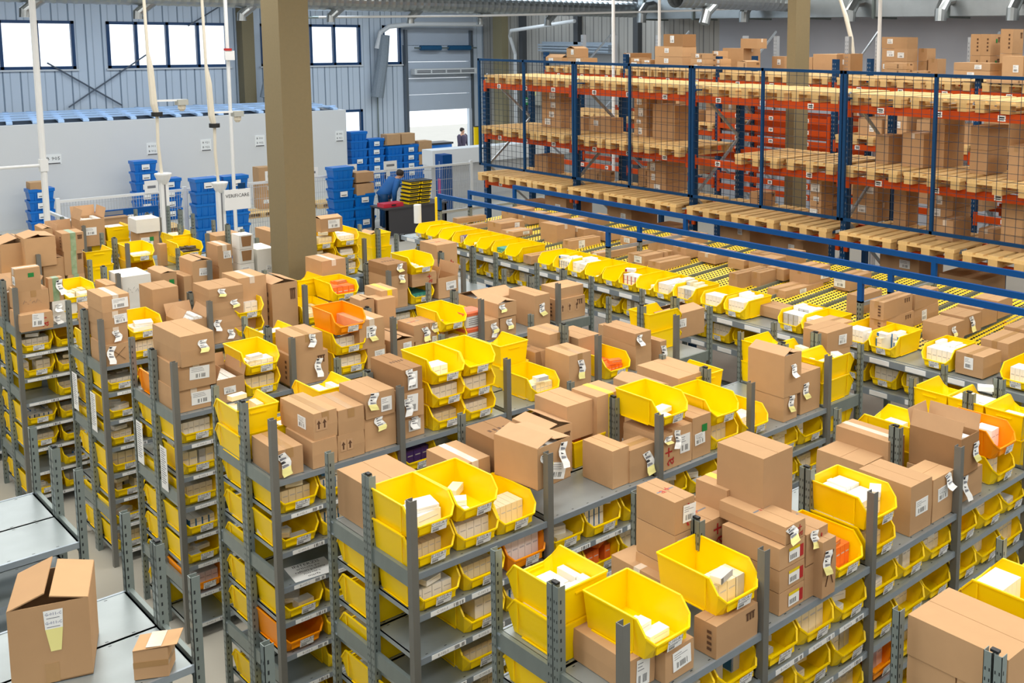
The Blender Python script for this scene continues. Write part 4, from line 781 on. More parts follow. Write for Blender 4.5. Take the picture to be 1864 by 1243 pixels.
# ------------------------------------------------------------------ bins on the lower shelves
def lower_bins():
    r=random.Random(77); E_=set()
    skip={('e','F',5,0),('e','F',4,0),('d','F',4,0),('d','F',4,1),('a','F',4,0),('a','F',1,0),('c','F',0,0),('f','F',6,0)}
    orange={('d','F',2,0),('c','F',1,0),('e','F',6,2),('d','F',2,2),('f','F',4,6)}
    for row in 'abcdef':
        x0=XS.get(row,3.054)
        for lv in range(7):
            for s in range(12):
                bay=s//3
                vis={0:0,1:2,2:4,3:5}[bay] if row!='f' else {0:0,1:0,2:2,3:3}[bay]
                if lv<vis: continue
                if (row,'F',lv,s) in skip or r.random()<(.1 if bay else .06): continue
                c=r.choice('wwwwssbtroe' if lv>2 else 'wwse')
                reg_bin(row,'F',x0+bay+(.17,.5,.83)[s%3]+r.uniform(-.008,.008),YF[row]-.01+r.uniform(-.01,.015),LEV[lv]+.003,r.uniform(-.02,.02),c,'o' if (row,'F',lv,s) in orange else 'y',SHN[lv])
            for s in (0,1):
                if (s==1 and (row!='e' or lv<4)) or r.random()<.08: continue
                reg_bin(row,'B',x0+(.17,.5)[s],YF[row]+2*DU+.01,LEV[lv]+.003,PI,'e' if r.random()<.5 else 'w','y',SHN[lv])
    # end caps face the roller rack
    for row in 'def':
        for lv,n in ((7,2),(6,1)):
            for j,y in enumerate((.2,.52,.83)):
                if row=='d' and lv==7 and j!=1: continue
                for k in range(n):
                    reg_bin(row,'E',7.054+.475,YF[row]+y,LEV[lv]+.003+.19*k,PI/2,'w' if r.random()<.5 else 'e','y',SHN[lv])
lower_bins()
for row,side,X,Y,z,c,col in TOPB:
    r_=rng
    if side=='F': reg_bin(row,'F',X,Y+.0,z,rng.uniform(-.025,.025),c,col,'top shelf')
    else: reg_bin(row,'B',X,Y+BL,z,PI+rng.uniform(-.02,.02),c,col,'top shelf')
# flow rack bins
for Y,c in ((13.74,'e'),(13.44,'e'),(13.1,'e'),(12.75,'r'),(12.45,'s'),(12.14,'e'),(11.78,'g'),(11.47,'e'),(10.74,'e'),(10.43,'b'),(10.12,'W'),(9.79,'s'),(9.46,'e'),(9.16,'R'),(8.85,'s'),(8.55,'W'),(8.23,'t'),(7.79,'W'),(7.44,'W'),(6.67,'W'),(6.36,'W'),(5.84,'W'),(5.53,'b'),(4.94,'W'),(4.14,'W')):
    reg_bin('flow','W',8.34,Y,2.085,-PI/2,c,'y','front edge')
for k in range(27):
    Y=13.8-.36*k
    reg_bin('flow','W',8.36,Y,1.765,-PI/2,rng.choice('wWts'),'y','second level')
add_bins(); add_packs()
# ------------------------------------------------------------------ cartons
CART.extend(CARTD)
add_cartons()
# ------------------------------------------------------------------ single things on the shelves
def tubs():
    for k,(x,y,z,lb) in enumerate(((6.0,8.86,1.99,'white tub with orange lid, lower of two stacked at front of third row top shelf'),(6.0,8.86,2.16,'white tub with orange lid, upper of two stacked at front of third row top shelf'))):
        t=thing('plastic_tub',lb,'tub',(x+.0,y+.12,z),0,'orange lidded tubs')
        m=MB(); 
        def ring(h,z): return [(h*math.copysign(abs(math.cos(a))**.4,math.cos(a)),h*math.copysign(abs(math.sin(a))**.4,math.sin(a)),z) for a in [2*PI*i/24 for i in range(24)]]
        def loft(m,rs,mi=0):
            v=[p for q in rs for p in q]; n=24
            m.add(v,[(k*n+i,k*n+(i+1)%n,(k+1)*n+(i+1)%n,(k+1)*n+i) for k in range(len(rs)-1) for i in range(n)]+[tuple(range(n-1,-1,-1)),tuple(range((len(rs)-1)*n,len(rs)*n))],mi)
        loft(m,[ring(.1,0),ring(.108,.125)]); m.build('tub_body',PACKM[0],t,smooth=False)
        m=MB(); loft(m,[ring(.114,.12),ring(.114,.15),ring(.1,.165)]); m.build('lid',mat('orange_lid',(226,110,66),.4),t)
        m=MB(); [m.box(-.07,.07,-.1105,-.109,.03+.02*i,.035+.02*i) for i in range(4)]; m.build('printed_label',GREYINK,t)
tubs()
def notice():
    t=thing('paper_notice','white paper notice reading INTERZIS lying flat on an empty shelf of the fourth rack row','notice',(3.34,7.13,1.1855),-.12)
    MB().box(-.15,.15,-.13,.13,0,.0015).build('sheet',PAPER,t)
    m=MB()
    for i,(s,z) in enumerate((('INTERZIS',.05),('articole pe',.04),('rafturi pentru',.04),('miscare',.04),('marfa',.04))): put_text(m,s,z,(0,.095-.046*i,.0022),(1,0,0),(0,1,0),0)
    m.build('lettering',INK,t)
notice()
def paper_lists():
    for i,(x,y,z,lb) in enumerate(((3.03,11.5,1.55,'white paper list hung on the rear post of the second rack row end'),(3.03,10.95,1.48,'white paper list hung beside the centre post of the second rack row end'),(3.03,9.68,1.53,'white paper list hung on the rear post of the third rack row end'),(3.03,9.12,1.46,'white paper list hung beside the centre post of the third rack row end'))):
        t=thing('paper_list',lb,'paper list',(x,y,z),-PI/2)
        MB().box(-.075,.075,-.002,0,-.19,.19).build('sheet',PAPER,t); m=MB()
        for k in range(16): m.box(-.055,.02+.03*(k%3)/2,-.003,-.0022,.165-.02*k,.171-.02*k)
        m.build('printed_lines',GREYINK,t)
paper_lists()
def low_cartons():
    r=random.Random(3)
    t=thing('open_cardboard_box','large carton with two raised flaps and G-011-C tag on the bare shelf across the aisle','carton',(1.34,5.7,1.99),-.35)
    X,Y,H=.17,.2,.4; th=.006
    m=MB().box(-X,X,-Y,-Y+th,0,H).box(-X,X,Y-th,Y,0,H).box(-X,-X+th,-Y+th,Y-th,0,H).box(X-th,X,-Y+th,Y-th,0,H).box(-X,X,-Y,Y,0,th); m.build('carton_body',CARD,t)
    for s,a in ((-1,1.2),(1,-1.32)):
        M=Matrix.Translation((s*(X-.003),0,H))@Matrix.Rotation(a,4,'Y'); MB().box(-.003,.003,-Y,Y,0,.165,0,M).build('flap',CARD,t)
    m=MB(); 
    g=[(-.022,.37),(.06,.37),(.056,.275),(-.018,.275),(.044,.16),(.0,.16)]
    yy=-Y-.002; P=lambda i:(g[i][0],yy,g[i][1])
    m.add([P(3),P(2),P(1),P(0)],[(0,1,2,3)],0); m.add([P(5),P(4),P(2),P(3)],[(0,1,2,3)],1)
    for z in (.35,.305): put_text(m,'G-011-C',.02,(.019,yy-.0006,z),(1,0,0),(0,0,1),2); m.box(-.01,.045,yy-.0006,yy-.0003,z-.022,z-.019,3)
    m.build('paper_tag',[PAPER,POSTIT,mat('blue_ink',(60,70,130),.7),GREYINK],t)
    MB().box(-.03,.03,-Y-.001,-Y,0,.1).build('packing_tape',TAPEB,t)
    t=thing('open_cardboard_box','small carton with one loose flap, on the bare shelf across the aisle','carton',(1.655,5.27,1.99),-.55)
    X,Y,H=.078,.07,.15
    MB().box(-X,X,-Y,Y,0,H).build('carton_body',CARD,t)
    M=Matrix.Translation((-X,0,H))@Matrix.Rotation(-.06,4,'Y'); MB().box(0,.2,-Y-.004,Y+.004,0,.003,0,M).build('flap',CARD,t)
    MB().box(-.02,.05,-Y-.001,Y+.001,H+.012,H+.0135).build('packing_tape',TAPEW,t)
    MB().box(-X-.001,X+.001,-Y-.001,Y+.001,.06,.09).build('packing_tape',TAPEB,t)
low_cartons()
# ------------------------------------------------------------------ roller flow rack
def flow_rack():
    t=thing('flow_rack','long roller flow rack with blue head beams, standing across the ends of the picking rows','flow rack',(8.3,8,0))
    def P(name,mb,m): return mb.build(name,m,t,loc=(-8.3,-8,0))
    for X in (8.96,9.52,10.4):
        for Y in (14.15,10.17,6.2,2.22):
            u=P('upright',MB().box(X-.022,X+.022,Y-.03,Y+.03,0,2.4),STEEL)
            m=MB(); [m.quad((X-.0226,Y+s-.006,1.75+.05*k),(X-.0226,Y+s+.006,1.75+.05*k),(X-.0226,Y+s+.006,1.775+.05*k),(X-.0226,Y+s-.006,1.775+.05*k)) for k in range(13) for s in (-.016,.016)]
            m.build('slot_holes',STEELD,u)
            P('head_post',MB().box(X-.022,X+.022,Y-.03,Y+.03,2.38,2.655),BLUEP)
        for a,b in ((14.15,10.17),(10.17,6.2),(6.2,2.22)): P('head_beam',MB().box(X-.02,X+.02,b+.03,a-.03,2.59,2.655),BLUEP)
    for Y in (14.15,10.17,6.2,2.22):
        P('cross_tie',MB().bar((8.96,Y,2.36),(10.4,Y,2.36),.03,.04),LIP); P('cross_tie',MB().bar((9.0,Y,2.2),(10.4,Y,1.7),.025,.03),LIP)
    for z in (2.075,1.755,1.3,.8):
        P('front_lip',MB().box(8.29,8.33,2.0,14.2,z-.06,z+.005).box(8.33,8.42,2.0,14.2,z-.03,z-.02),LIP)
        P('carrier_frame',MB().box(10.9,10.95,2.0,14.2,z+.02,z+.1).box(8.33,8.36,13.95,14.2,z-.05,z).box(9.5,9.55,2.0,14.2,z-.03,z+.02),STEEL)
    P('deck_plate',MB().box(8.36,8.8,2.0,14.2,2.06,2.075).box(8.36,10.9,2.0,14.2,1.735,1.75),SHELF)
    for k in range(30):
        y=13.9-.4*k; P('label_strip',MB().box(8.285,8.29,y-.11,y+.11,2.025,2.07),PAPER); P('label_strip',MB().box(8.285,8.29,y-.1,y+.1,1.705,1.75),PAPER)
    for Y in (14.2,2.0): P('end_cap',MB().box(8.28,8.36,Y-.01,Y+.02,1.98,2.09),CAP)
    # roller lanes
    m=MB(); L=2.2; n=44
    for s in range(5):
        y=-.13+.065*s; v=[];f=[]
        for k in range(n*2+1):
            x=.43+L*k/(n*2); z=.03+.055*x+(.012 if k%2 else 0); v+=[(x,y-.02,z),(x,y+.02,z)]
        f=[(2*k,2*k+2,2*k+3,2*k+1) for k in range(n*2)]; m.add(v,f,0)
    m.box(.43,.43+L,-.17,-.16,.03,.055,1)
    # side rails follow the slope
    m.bar((.43,-.165,.065),(.43+L,-.165,.065+.055*L),.012,.05,1)
    tr=m.mesh('roller_track',[mat('roller_yellow',(240,205,40),.4),STEEL])
    for k in range(34): inst('roller_track',tr,t,(.07,14.0-.345*k-8,2.04))
    return t
flow_rack()
# ------------------------------------------------------------------ pallets
def pallet_proto():
    d=MB(); r=random.Random(8)
    for i,(y,w_) in enumerate(((-.33,.14),(-.175,.1),(0,.14),(.175,.1),(.33,.14))): d.box(-.6,.6,y-w_/2,y+w_/2,.122,.144)
    for x in (-.53,0,.53): d.box(x-.07,x+.07,-.4,.4,.1,.122)
    dm=d.mesh('deck_boards',[WOOD])
    s=MB()
    for x in (-.53,0,.53): s.box(x-.07,x+.07,-.06,.06,.022,.1)
    s.box(-.6,.6,-.06,.06,0,.022); sm=s.mesh('skid',[WOODB])
    return dm,sm
PDM,PSM=pallet_proto()
def pallet(x,y,z,label,group,rz=0):
    t=thing('pallet',label,'pallet',(x,y,z),rz,group); inst('deck_boards',PDM,t)
    for yy in (-.33,0,.33): inst('skid',PSM,t,(0,yy,0))
    return t
# ------------------------------------------------------------------ pallet racks
def rack_upright(t,X,Y,z1,m,loc):
    mb=MB().box(X-.05,X+.05,Y-.045,Y+.045,0,z1)
    for k in range(int((z1-1.2)/.075)):
        z=1.2+.075*k
        for s in (-.022,.022): mb.quad((X-.051,Y+s+.007,z),(X-.051,Y+s-.007,z),(X-.051,Y+s-.007,z+.03),(X-.051,Y+s+.007,z+.03),1)
    return mb.build('upright',[m,CARDIN if 0 else mat('slot_pale',(120,130,140),.5)],t,loc=loc)
def beam_label(t,X,Y,z,loc):
    m=MB().box(X-.032,X-.03,Y-.05,Y+.05,z-.035,z+.035,0); m.box(X-.0325,X-.032,Y-.035,Y+.035,z+.0,z+.018,1); m.box(X-.0325,X-.032,Y-.03,Y+.03,z-.022,z-.008,1)
    m.build('beam_label',[PAPER,INK],t,loc=loc)
def pallet_rack(name,label,X,D,ys,beams,top,upm,lab=True,depthlabel=''):
    loc=(-X,-8,0); t=thing('pallet_rack',label,'pallet rack',(X,8,0))
    r=random.Random(int(X*7))
    for Y in ys:
        for x in (X,X+D): rack_upright(t,x+.05,Y,top,upm,loc)
        z=1.0; s=0
        while z<top-.6:
            a,b=(X+.07,X+D+.03) if s%2==0 else (X+D+.03,X+.07)
            MB().bar((a,Y,z),(b,Y,z+.85),.03,.04).build('brace',LIP,t,loc=loc); z+=.85; s+=1
    for i in range(len(ys)-1):
        a,b=ys[i],ys[i+1]
        for z in beams(i):
            for x in (X,X+D+.05): MB().box(x-.03,x+.03,b+.05,a-.05,z,z+.1).box(x-.033,x+.0,b+.04,b+.1,z-.06,z+.15).box(x-.033,x+.0,a-.1,a-.04,z-.06,z+.15).build('load_beam',ORP,t,loc=loc)
            if lab:
                o=[c for c in t.children if c.name.startswith('load_beam')][-2]
                for q in (.2,.5,.8): beam_label(o,X,a+(b-a)*q,z+.05,(0,0,0))
    return t
YS=[16.42,13.8,11.03,8.2,5.4]
pallet_rack('pallet_rack','orange and navy pallet rack behind the blue mesh guard panels',11.4,1.05,YS,lambda i:(4.15,3.21,2.35,1.35),4.35,NAVY)
YS2=[19.2,16.5,13.84,11.07,8.3,5.5]
pallet_rack('pallet_rack','second pallet rack with closely spaced orange beams, behind the meshed rack',15.0,1.05,YS2,lambda i:(4.2,3.59,3.38,3.17,2.96,2.4,2.2) if i==2 else (4.2,3.2,2.25),4.75,NAVY)
pallet_rack('pallet_rack','third pallet rack with pale galvanised posts, farthest from the mesh guard',17.2,1.05,[20.5,17.8,15.1,12.4,9.7,7.0],lambda i:(4.15,3.2,2.25),5.15,mat('pale_galvanised',(178,186,194),.4,.4),False)
LVN=('upper beams','middle beams','lower beams')
for li,z in enumerate((4.252,3.312,2.452)):
    n=0
    for i in range(4):
        a,b=YS[i],YS[i+1]; w_=(a-b-.1)/3
        for j in range(3):
            if li==1 and i==2 and j==0: continue
            y=a-.05-w_*(j+.5)
            pallet((11.95,11.86,11.76)[li]+rng.uniform(-.03,.03),y,z,'wooden pallet, %s from far end on %s of the meshed pallet rack'%(ordw(n),LVN[li]),'pallets in the racks',rng.uniform(-.015,.015)); n+=1
n=0
for i in range(5):
    a,b=YS2[i],YS2[i+1]; w_=(a-b-.1)/3
    for j in range(3):
        for z,nm in ((4.302,'top beams'),(3.302,'middle beams')):
            if z<4 and i==2: continue
            pallet(15.55,a-.05-w_*(j+.5),z,'wooden pallet, %s along %s of the second pallet rack'%(ordw(n),nm),'pallets in the racks')
        n+=1
n=0
for y in (17.2,16.3,14.5,13.6,12.8,11.8,10.9,9.4,8.6): pallet(17.75,y,4.252,'wooden pallet, %s along top beams of the third pallet rack'%ordw(n),'pallets in the racks'); n+=1
# mesh guard
def guard():
    ps=[16.3,13.55,10.84,8.1,5.38]
    for i in range(4):
        a,b=ps[i],ps[i+1]; t=thing('mesh_guard','navy framed wire mesh guard panel in front of pallet rack, %s from far end'%ordw(i),'mesh panel',(11.2,(a+b)/2,2.74),0,'mesh guard panels')
        h=(a-b)/2; m=MB(); w_=.02
        m.box(-w_,w_,-h+.01,h-.01,1.92,1.96).box(-w_,w_,-h+.01,h-.01,0,.04)
        for y in (-h+.03,h-.03): m.box(-w_,w_,y-.022,y+.022,0,1.96)
        m.box(-w_,w_,-.02,.02,0,1.96); m.build('panel_frame',NAVY,t)
        m=MB(); k=int(2*h/.125)
        for q in range(1,k): m.bar((0,-h+2*h*q/k,.02),(0,-h+2*h*q/k,1.94),.005,.005)
        for q in range(1,19): m.bar((.004,-h,.02+.103*q),(.004,h,.02+.103*q),.005,.005)
        m.build('wire_mesh',mat('dark_wire',(40,52,66),.5),t)
        for y in (-h+.03,h-.03): MB().bar((0,y,.3),(.2,y,.3),.02,.02).bar((0,y,1.6),(.2,y,1.6),.02,.02).build('standoff',NAVY,t)
guard()
# ------------------------------------------------------------------ columns, poles, ducts
def col(name,label,x0,x1,y0,y1):
    struct(name,MB().box(x0,x1,y0,y1,0,7.2).box(x0-.02,x1+.02,y0-.02,y1+.02,0,.3),CONC)
col('column_1','',5.47,5.83,11.92,12.38)
col('column_2','',13.02,13.37,10.36,10.53)
struct('column_3',MB().box(15.0,15.4,35.45,35.9,2.7,7.2),CONC)
def pole(label,pts,r,base=None,cat='pole',m=None):
    t=thing('service_pole',label,cat,pts[-1]); o=Vector(pts[-1])
    MB().path([Vector(p)-o for p in pts],r,10).build('pole_tube',m or WHITEP,t); return t
OFFW=mat('offwhite_conduit',(214,208,192),.6)
t=pole('white service pole at far left with a thin side arm, reaching from ceiling to floor',[(5.02,20,7.2),(5.02,20,0)],.05)
MB().tube((0,0,2.9),(-3,.1,2.9),.025,8).build('side_arm',WHITEP,t); MB().box(-.06,.06,-.06,.06,2.8,3.0).build('bracket',WHITEP,t)
t=pole('slim white vertical pole behind the hanging sign, with a small red clip',[(9.4,23,7.2),(9.4,23,0)],.038)
MB().box(-.1,.1,-.12,-.05,4.55,4.75).build('clip_box',WHITEP,t); MB().box(-.1,.04,-.13,-.05,4.75,4.8).build('red_clip',RED,t)
def cable_pole(label,x,y,zf,sign):
    t=thing('cable_pole',label,'cable pole',(x,y,0)); 
    MB().box(-.06,.06,-.05,.05,0,zf-.12).box(-.012,.012,-.053,-.049,.1,zf-.14,1).build('power_post',[WHITEP,GREYINK],t)
    m=MB(); n=16; m.path([(0,0,zf-.16),(0,0,zf-.08),(0,0,zf),(0,0,zf+.02)],[.06,.1,.13,.13],16); m.build('funnel_cap',WHITEP,t)
    m=MB(); m.path([(-.02,0,zf),(-.05,0,zf+.5),(-.04,.0,zf+.95)],.025,8); m.path([(-.04,0,zf+.95),(-.08,0,zf+1.15),(-.1,0,zf+1.7),(-.13,0,zf+2.0),(-.16,0,7.2)],[.04,.055,.05,.025,.022],8); m.build('cable_bundle',OFFW,t)
    MB().tube((-.04,0,zf+.95),(-.04,0,zf+1.02),.085,12).build('black_collar',CAP,t)
    m=MB().bar((-.05,0,zf+1.2),(.36,-.02,zf+1.2),.03,.03); m.build('side_arm',WHITEP,t)
    m=MB().box(.27,.43,-.08,.08,zf+1.12,zf+1.21); m.build('sensor_box',mat('sensor_grey',(170,172,165),.5),t)
    m=MB(); m.path([(.35,0,zf+1.12),(.35,0,zf+1.06),(.35,0,zf+1.02)],[.06,.06,.03],12); m.build('sensor_lens',OFFW,t)
cable_pole('white cable pole with funnel cap and side arm, by the blue crates',6.22,18,2.83,False)
cable_pole('white cable pole with funnel cap, bearing the VERIFICARE sign',7.12,18,2.6,True)
t=thing('hanging_sign','white sign reading VERIFICARE fixed to the cable pole','sign',(7.36,17.88,2.33))
MB().box(-.22,.22,0,.02,-.19,.16).build('sign_board',WHITEP,t); m=MB(); put_text(m,'VERIFICARE',.085,(0,-.003,.05),(1,0,0),(0,0,1),0,.92); m.build('sign_lettering',INK,t)
MB().tube((-.12,.01,.16),(-.12,.01,.3),.012,6).build('hanger',NAVY,t); MB().box(.02,.14,0,.02,.16,.26).build('hanger',NAVY,t)
for x,y,z0,z1,lb in ((14.6,16.4,4.0,7.2,'thin white suspension pole rising from the racks near the far dark wall'),(16.6,17.1,3.5,7.2,'thin white suspension pole rising behind the stacked cartons on the racks'),(16.4,11.1,4.0,7.2,'thin white suspension pole rising above the racks beside the second column')):
    pole(lb,[(x,y,z1),(x,y,0)],.035)
c=thing('hanging_cable','pale bundled cable drooping from the ceiling beside the second concrete column','cable',(19,13.8,5.9)); MB().path([(-.1,.9,1.2),(-.05,.45,.4),(0,.1,.05),(0,-.06,-.32),(0,-.22,-.8),(0,-.35,-1.5)],[.03,.035,.04,.05,.05,.03],8).build('cable_bundle',OFFW,c)
def duct():
    t=thing('spiral_air_duct','large ribbed spiral air duct running below the ceiling along the window wall','duct',(10,25.5,5.98))
    pts=[];
    m=MB(); n=20; v=[];f=[]; K=0; x=-6.
    while x<25:
        rr=.25+(.012 if K%3==0 else 0); v+=[(x-10+.0,rr*math.cos(2*PI*i/n),rr*math.sin(2*PI*i/n)) for i in range(n)]; K+=1; x+=.07
    f=[(k*n+i,k*n+(i+1)%n,(k+1)*n+(i+1)%n,(k+1)*n+i) for k in range(K-1) for i in range(n)]; m.add(v,f); m.build('spiral_pipe',GALV,t,smooth=False)
    for x in (6.24,8.45,10.77,13.04,15.33,17.58,20.01):
        MB().path([(x-10+.4,0,-.12),(x-10+.15,-.05,-.3),(x-10,-.06,-.42),(x-10,-.06,-.56)],.11,14).build('outlet_elbow',GALV,t)
    for x in range(-2,26,4): MB().tube((x-10,0,.25),(x-10,0,1.1),.01,5).build('hanger_rod',STEEL,t)
    t=thing('rectangular_air_duct','rectangular sheet metal air duct running along the far grey wall','duct',(24,15,5.8))
    m=MB().box(-.5,.5,-17,10.2,-.12 ,.5); m.build('duct_casing',GALV,t)
    for i,y in enumerate([9.9-2.2*k for k in range(12)]): MB().box(-.56,.56,y-.03,y+.03,-.17,.55).build('duct_flange',STEEL,t)
    for y in (9.5,5.2,1.5,-1.2,-3.1): MB().path([(-.5,y,.3),(-.8,y,.25),(-1.0,y,.0),(-1.0,y,-.25)],.15,12).build('outlet_elbow',GALV,t)
    t=thing('spiral_air_duct','shorter ribbed spiral air duct beyond the racks, under the ceiling','duct',(20,19,6.15))
    m=MB(); v=[];K=0;x=-1.
    while x<4: rr=.3+(.012 if K%3==0 else 0); v+=[(x,rr*math.cos(2*PI*i/n),rr*math.sin(2*PI*i/n)) for i in range(n)]; K+=1; x+=.07
    m.add(v,[(k*n+i,k*n+(i+1)%n,(k+1)*n+(i+1)%n,(k+1)*n+i) for k in range(K-1) for i in range(n)]); m.build('spiral_pipe',GALV,t)
    MB().path([(.3,-.1,-.2),(0,-.15,-.4),(-.1,-.15,-.7)],.14,12).build('outlet_elbow',GALV,t)
    tr=thing('cable_tray','dark steel cable tray sloping under the ducts toward the far corner','cable tray',(14,22,5.55))
    for dy in (0,.12,.3): MB().path([(-1,14-10+dy*3,.0-.02*dy),(3,2.5+dy*2,.1),(8,-1+dy,.32),(10.8,-6+dy,.6)],.03,6).build('conduit',STEEL if dy else WHITEP,tr)
    MB().bar((-2,5,.2),(4,4.2,.25),.18,.06).build('tray_section',LIP,tr)
    p=thing('white_air_pipe','shiny white pipe bending down along the ribbed wall into a perforated fabric duct','pipe',(19.9,35.5,5.4))
    MB().path([(4.5,-.3,.15),(1.5,-.2,.12),(.6,0,.02),(.3,.1,-.2),(.15,.15,-.8)],.09,10).build('pipe_run',WHITEP,p)
    MB().path([(.45,.1,-.3),(.35,.12,-1.2),(.1,.15,-2.6)],[.2,.22,.24],12).build('perforated_sleeve',mat('sleeve_grey',(140,150,158),.6,noise=.3,scale=40),p)
    MB().tube((.2,.3,-2.6),(.2,.3,-5.3),.03,6).build('drop_pipe',STEEL,p)
    p=thing('white_air_pipe','white pipe running level then bending down by the dark corner post','pipe',(24.2,33.6,5.2))
    MB().path([(.3,-4,.45),(.2,-2,.25),(.0,-.6,.1),(.3,-.1,-.1),(.62,0,-.8),(.62,0,-5.2)],.07,10).build('pipe_run',WHITEP,p)
    p=thing('perforated_sleeve_duct','perforated sleeve duct leaning on the ribbed wall left of the tall concrete column','duct',(15.62,35.2,2.95))
    MB().path([(.42,0,2.4),(.28,0,1.25),(0,.0,0)],[.14,.18,.22],12).build('sleeve',MT['sleeve_grey'],p)
duct()
# roller door on far wall
t=thing('roller_shutter','closed grey roller shutter with a slatted heater bar on the far ribbed wall','shutter',(24.9,30,0))
MB().box(-.08,0,-2,2,0,4.5).build('curtain',mat('shutter_grey',(136,136,134),.6),t)
m=MB(); [m.box(-.3,-.1,-2.1,1.9,4.55+.1*k,4.61+.1*k) for k in range(3)]; m.box(-.1,0,-2.1,1.9,4.5,4.9); m.build('heater_bar',LIP,t)
s=thing('exit_sign','small green exit sign on the far wall near the corner','sign',(24.86,33.0,2.6)); MB().box(-.02,0,-.2,.2,-.14,.14).build('sign_plate',GREENST,s); MB().box(-.022,-.02,-.12,.12,-.04,.0).box(-.022,-.02,-.12,.12,.04,.07).build('pictogram',PAPER,s)
e=thing('electrical_cabinet','grey electrical cabinet on the far wall near the dark corner','cabinet',(24.8,32.2,2.9)); MB().box(-.15,0,-.35,.35,-.4,.4).build('cabinet_body',mat('cabinet_grey',(170,165,150),.5),e); MB().box(-.152,-.15,-.1,.1,-.05,.12).build('warning_label',POSTIT,e)
# ------------------------------------------------------------------ white mesh fence
def fence():
    xs=[6.75,9.45,12.15,14.85,17.55]
    for i in range(4):
        a,b=xs[i],xs[i+1]; t=thing('wire_fence','white wire mesh fence panel before the white partition room, %s from far left'%ordw(i),'fence',(a,26,0),0,'white mesh fence panels')
        L=b-a; MB().box(-.04,.04,-.04,.04,0,1.48).build('post',WHITEP,t); MB().box(0,L,-.025,.025,1.37,1.43).build('top_rail',WHITEP,t)
        m=MB(); 
        for k in range(1,int(L/.06)): m.bar((.06*k,0,.1),(.06*k,0,1.37),.007,.007)
        for z in (.1,.4,.7,1.0,1.3): m.bar((0,0,z),(L,0,z),.009,.009)
        m.build('wire_mesh',mat('wire_grey',(186,188,190),.5),t)
        if i==3: MB().box(L-.04,L+.04,-.04,.04,0,1.48).build('post',WHITEP,t)
    t=thing('fence_gate','short white mesh gate panel standing out from the fence at far left','fence',(6.5,26,0)); MB().box(-.03,.03,-2.6,-.05,1.2,1.26).box(-.03,.03,-2.6,-2.52,0,1.25).build('gate_frame',WHITEP,t)
    m=MB(); [m.bar((0,-2.6+.08*k,.1),(0,-2.6+.08*k,1.2),.006,.006) for k in range(1,32)]; m.build('wire_mesh',MT['wire_grey'],t)
    for x,w_,h,lb in ((10.15,.36,.3,'white paper sign on the fence rail by the left blue crates'),(11.55,.3,.26,'white paper sign on the fence rail behind the VERIFICARE sign'),(12.62,.36,.26,'white paper sign on the fence rail left of the tall column'),(13.75,.3,.24,'white paper sign on the fence rail just right of the tall column'),(14.9,.4,.24,'white paper sign on the fence rail above the tall blue crate stack'),(8.7,.3,.3,'white paper sign standing at the fence left end')):
        s=thing('fence_sign',lb,'sign',(x,25.95,1.55)); MB().box(-w_/2,w_/2,0,.01,-h/2,h/2).build('sign_sheet',PAPER,s); MB().box(-w_*.3,w_*.3,-.003,0,-.03,.03).box(-w_*.3,w_*.2,-.003,0,-.32,-.3).build('printed_line',GREYINK,s)
    for x,y,lb in ((9.6,28.6,'wooden pallet on floor behind the mesh fence, beside the left hanging pole'),(12.6,29.3,'wooden pallet on floor behind the fence, under the stack of three cartons'),(15.0,29.6,'wooden pallet on floor behind the fence, right of the tall column'),(12.0,23.0,'wooden pallet on floor before the fence, nearest the roller flow rack end')):
        pallet(x,y,0,lb,'pallets on the floor')
    pallet(12.85,20.6,0,'wooden pallet on floor with paper sheets, beside the far flow rack end','pallets on the floor')
    r=random.Random(9)
    for k,(z,h) in enumerate(((.148,.42),(.57,.34),(.915,.42))):
        carton((12.75,29.45,z),.4,.4,h,'tL' if k else 'L',('lowest','middle','topmost')[k]+' brown carton of three stacked on a floor pallet behind the fence',r)
    # low white counter with mesh below
    t=thing('white_barrier','long white boxed barrier before the dock door with mesh under it','barrier',(17.4,27.8,0))
    MB().box(0,7.3,0,.6,1.15,1.62).build('boxed_top',WHITEP,t); m=MB()
    for k in range(90): m.bar((.08*k,.05,.05),(.08*k,.05,1.15),.005,.005)
    for z in (.1,.6,1.1): m.bar((0,.05,z),(7.2,.05,z),.01,.01)
    m.build('wire_mesh',MT['wire_grey'],t); MB().box(0,7.3,.1,.5,0,1.15).build('base_panel',mat('white_base',(205,206,206),.7),t)
    k=thing('info_pillar','blue pillar with white lettering strip and pink panel before the white barrier','pillar',(16.95,26.5,0))
    MB().box(-.16,.16,-.2,.2,0,1.66).build('pillar_body',BLUEP,k); m=MB(); [m.box(-.162,-.16,-.03+.0*q,.0,1.0+.04*q,1.02+.04*q) for q in range(12)]; m.build('lettering_strip',PAPER,k); MB().box(-.163,-.16,-.06,.06,.35,.95).build('pink_panel',mat('pink_panel',(200,40,120),.5),k)
    b=thing('yellow_bollard','yellow safety bollard standing at the dock door jamb','bollard',(24.05,35.2,0)); MB().tube((0,0,0),(0,0,1.5),.11,14).build('bollard_tube',YEL,b); MB().tube((0,0,1.5),(0,0,1.53),.1,14).build('bollard_cap',CAP,b)
    # dark work table with red case and yellow stand
    t=thing('work_table','dark work table with a mesh front behind the far flow rack end','table',(14.35,24.1,0)); MB().box(-.9,.9,-.4,.4,.72,.76).build('table_top',mat('dark_table',(60,60,64),.5),t); MB().box(-.88,.88,-.38,-.34,.05,.72).build('front_panel',MT['dark_table'],t)
    for x in (-.85,.85):
        for y in (-.35,.35): MB().box(x-.03,x+.03,y-.03,y+.03,0,.72).build('leg',CAP,t)
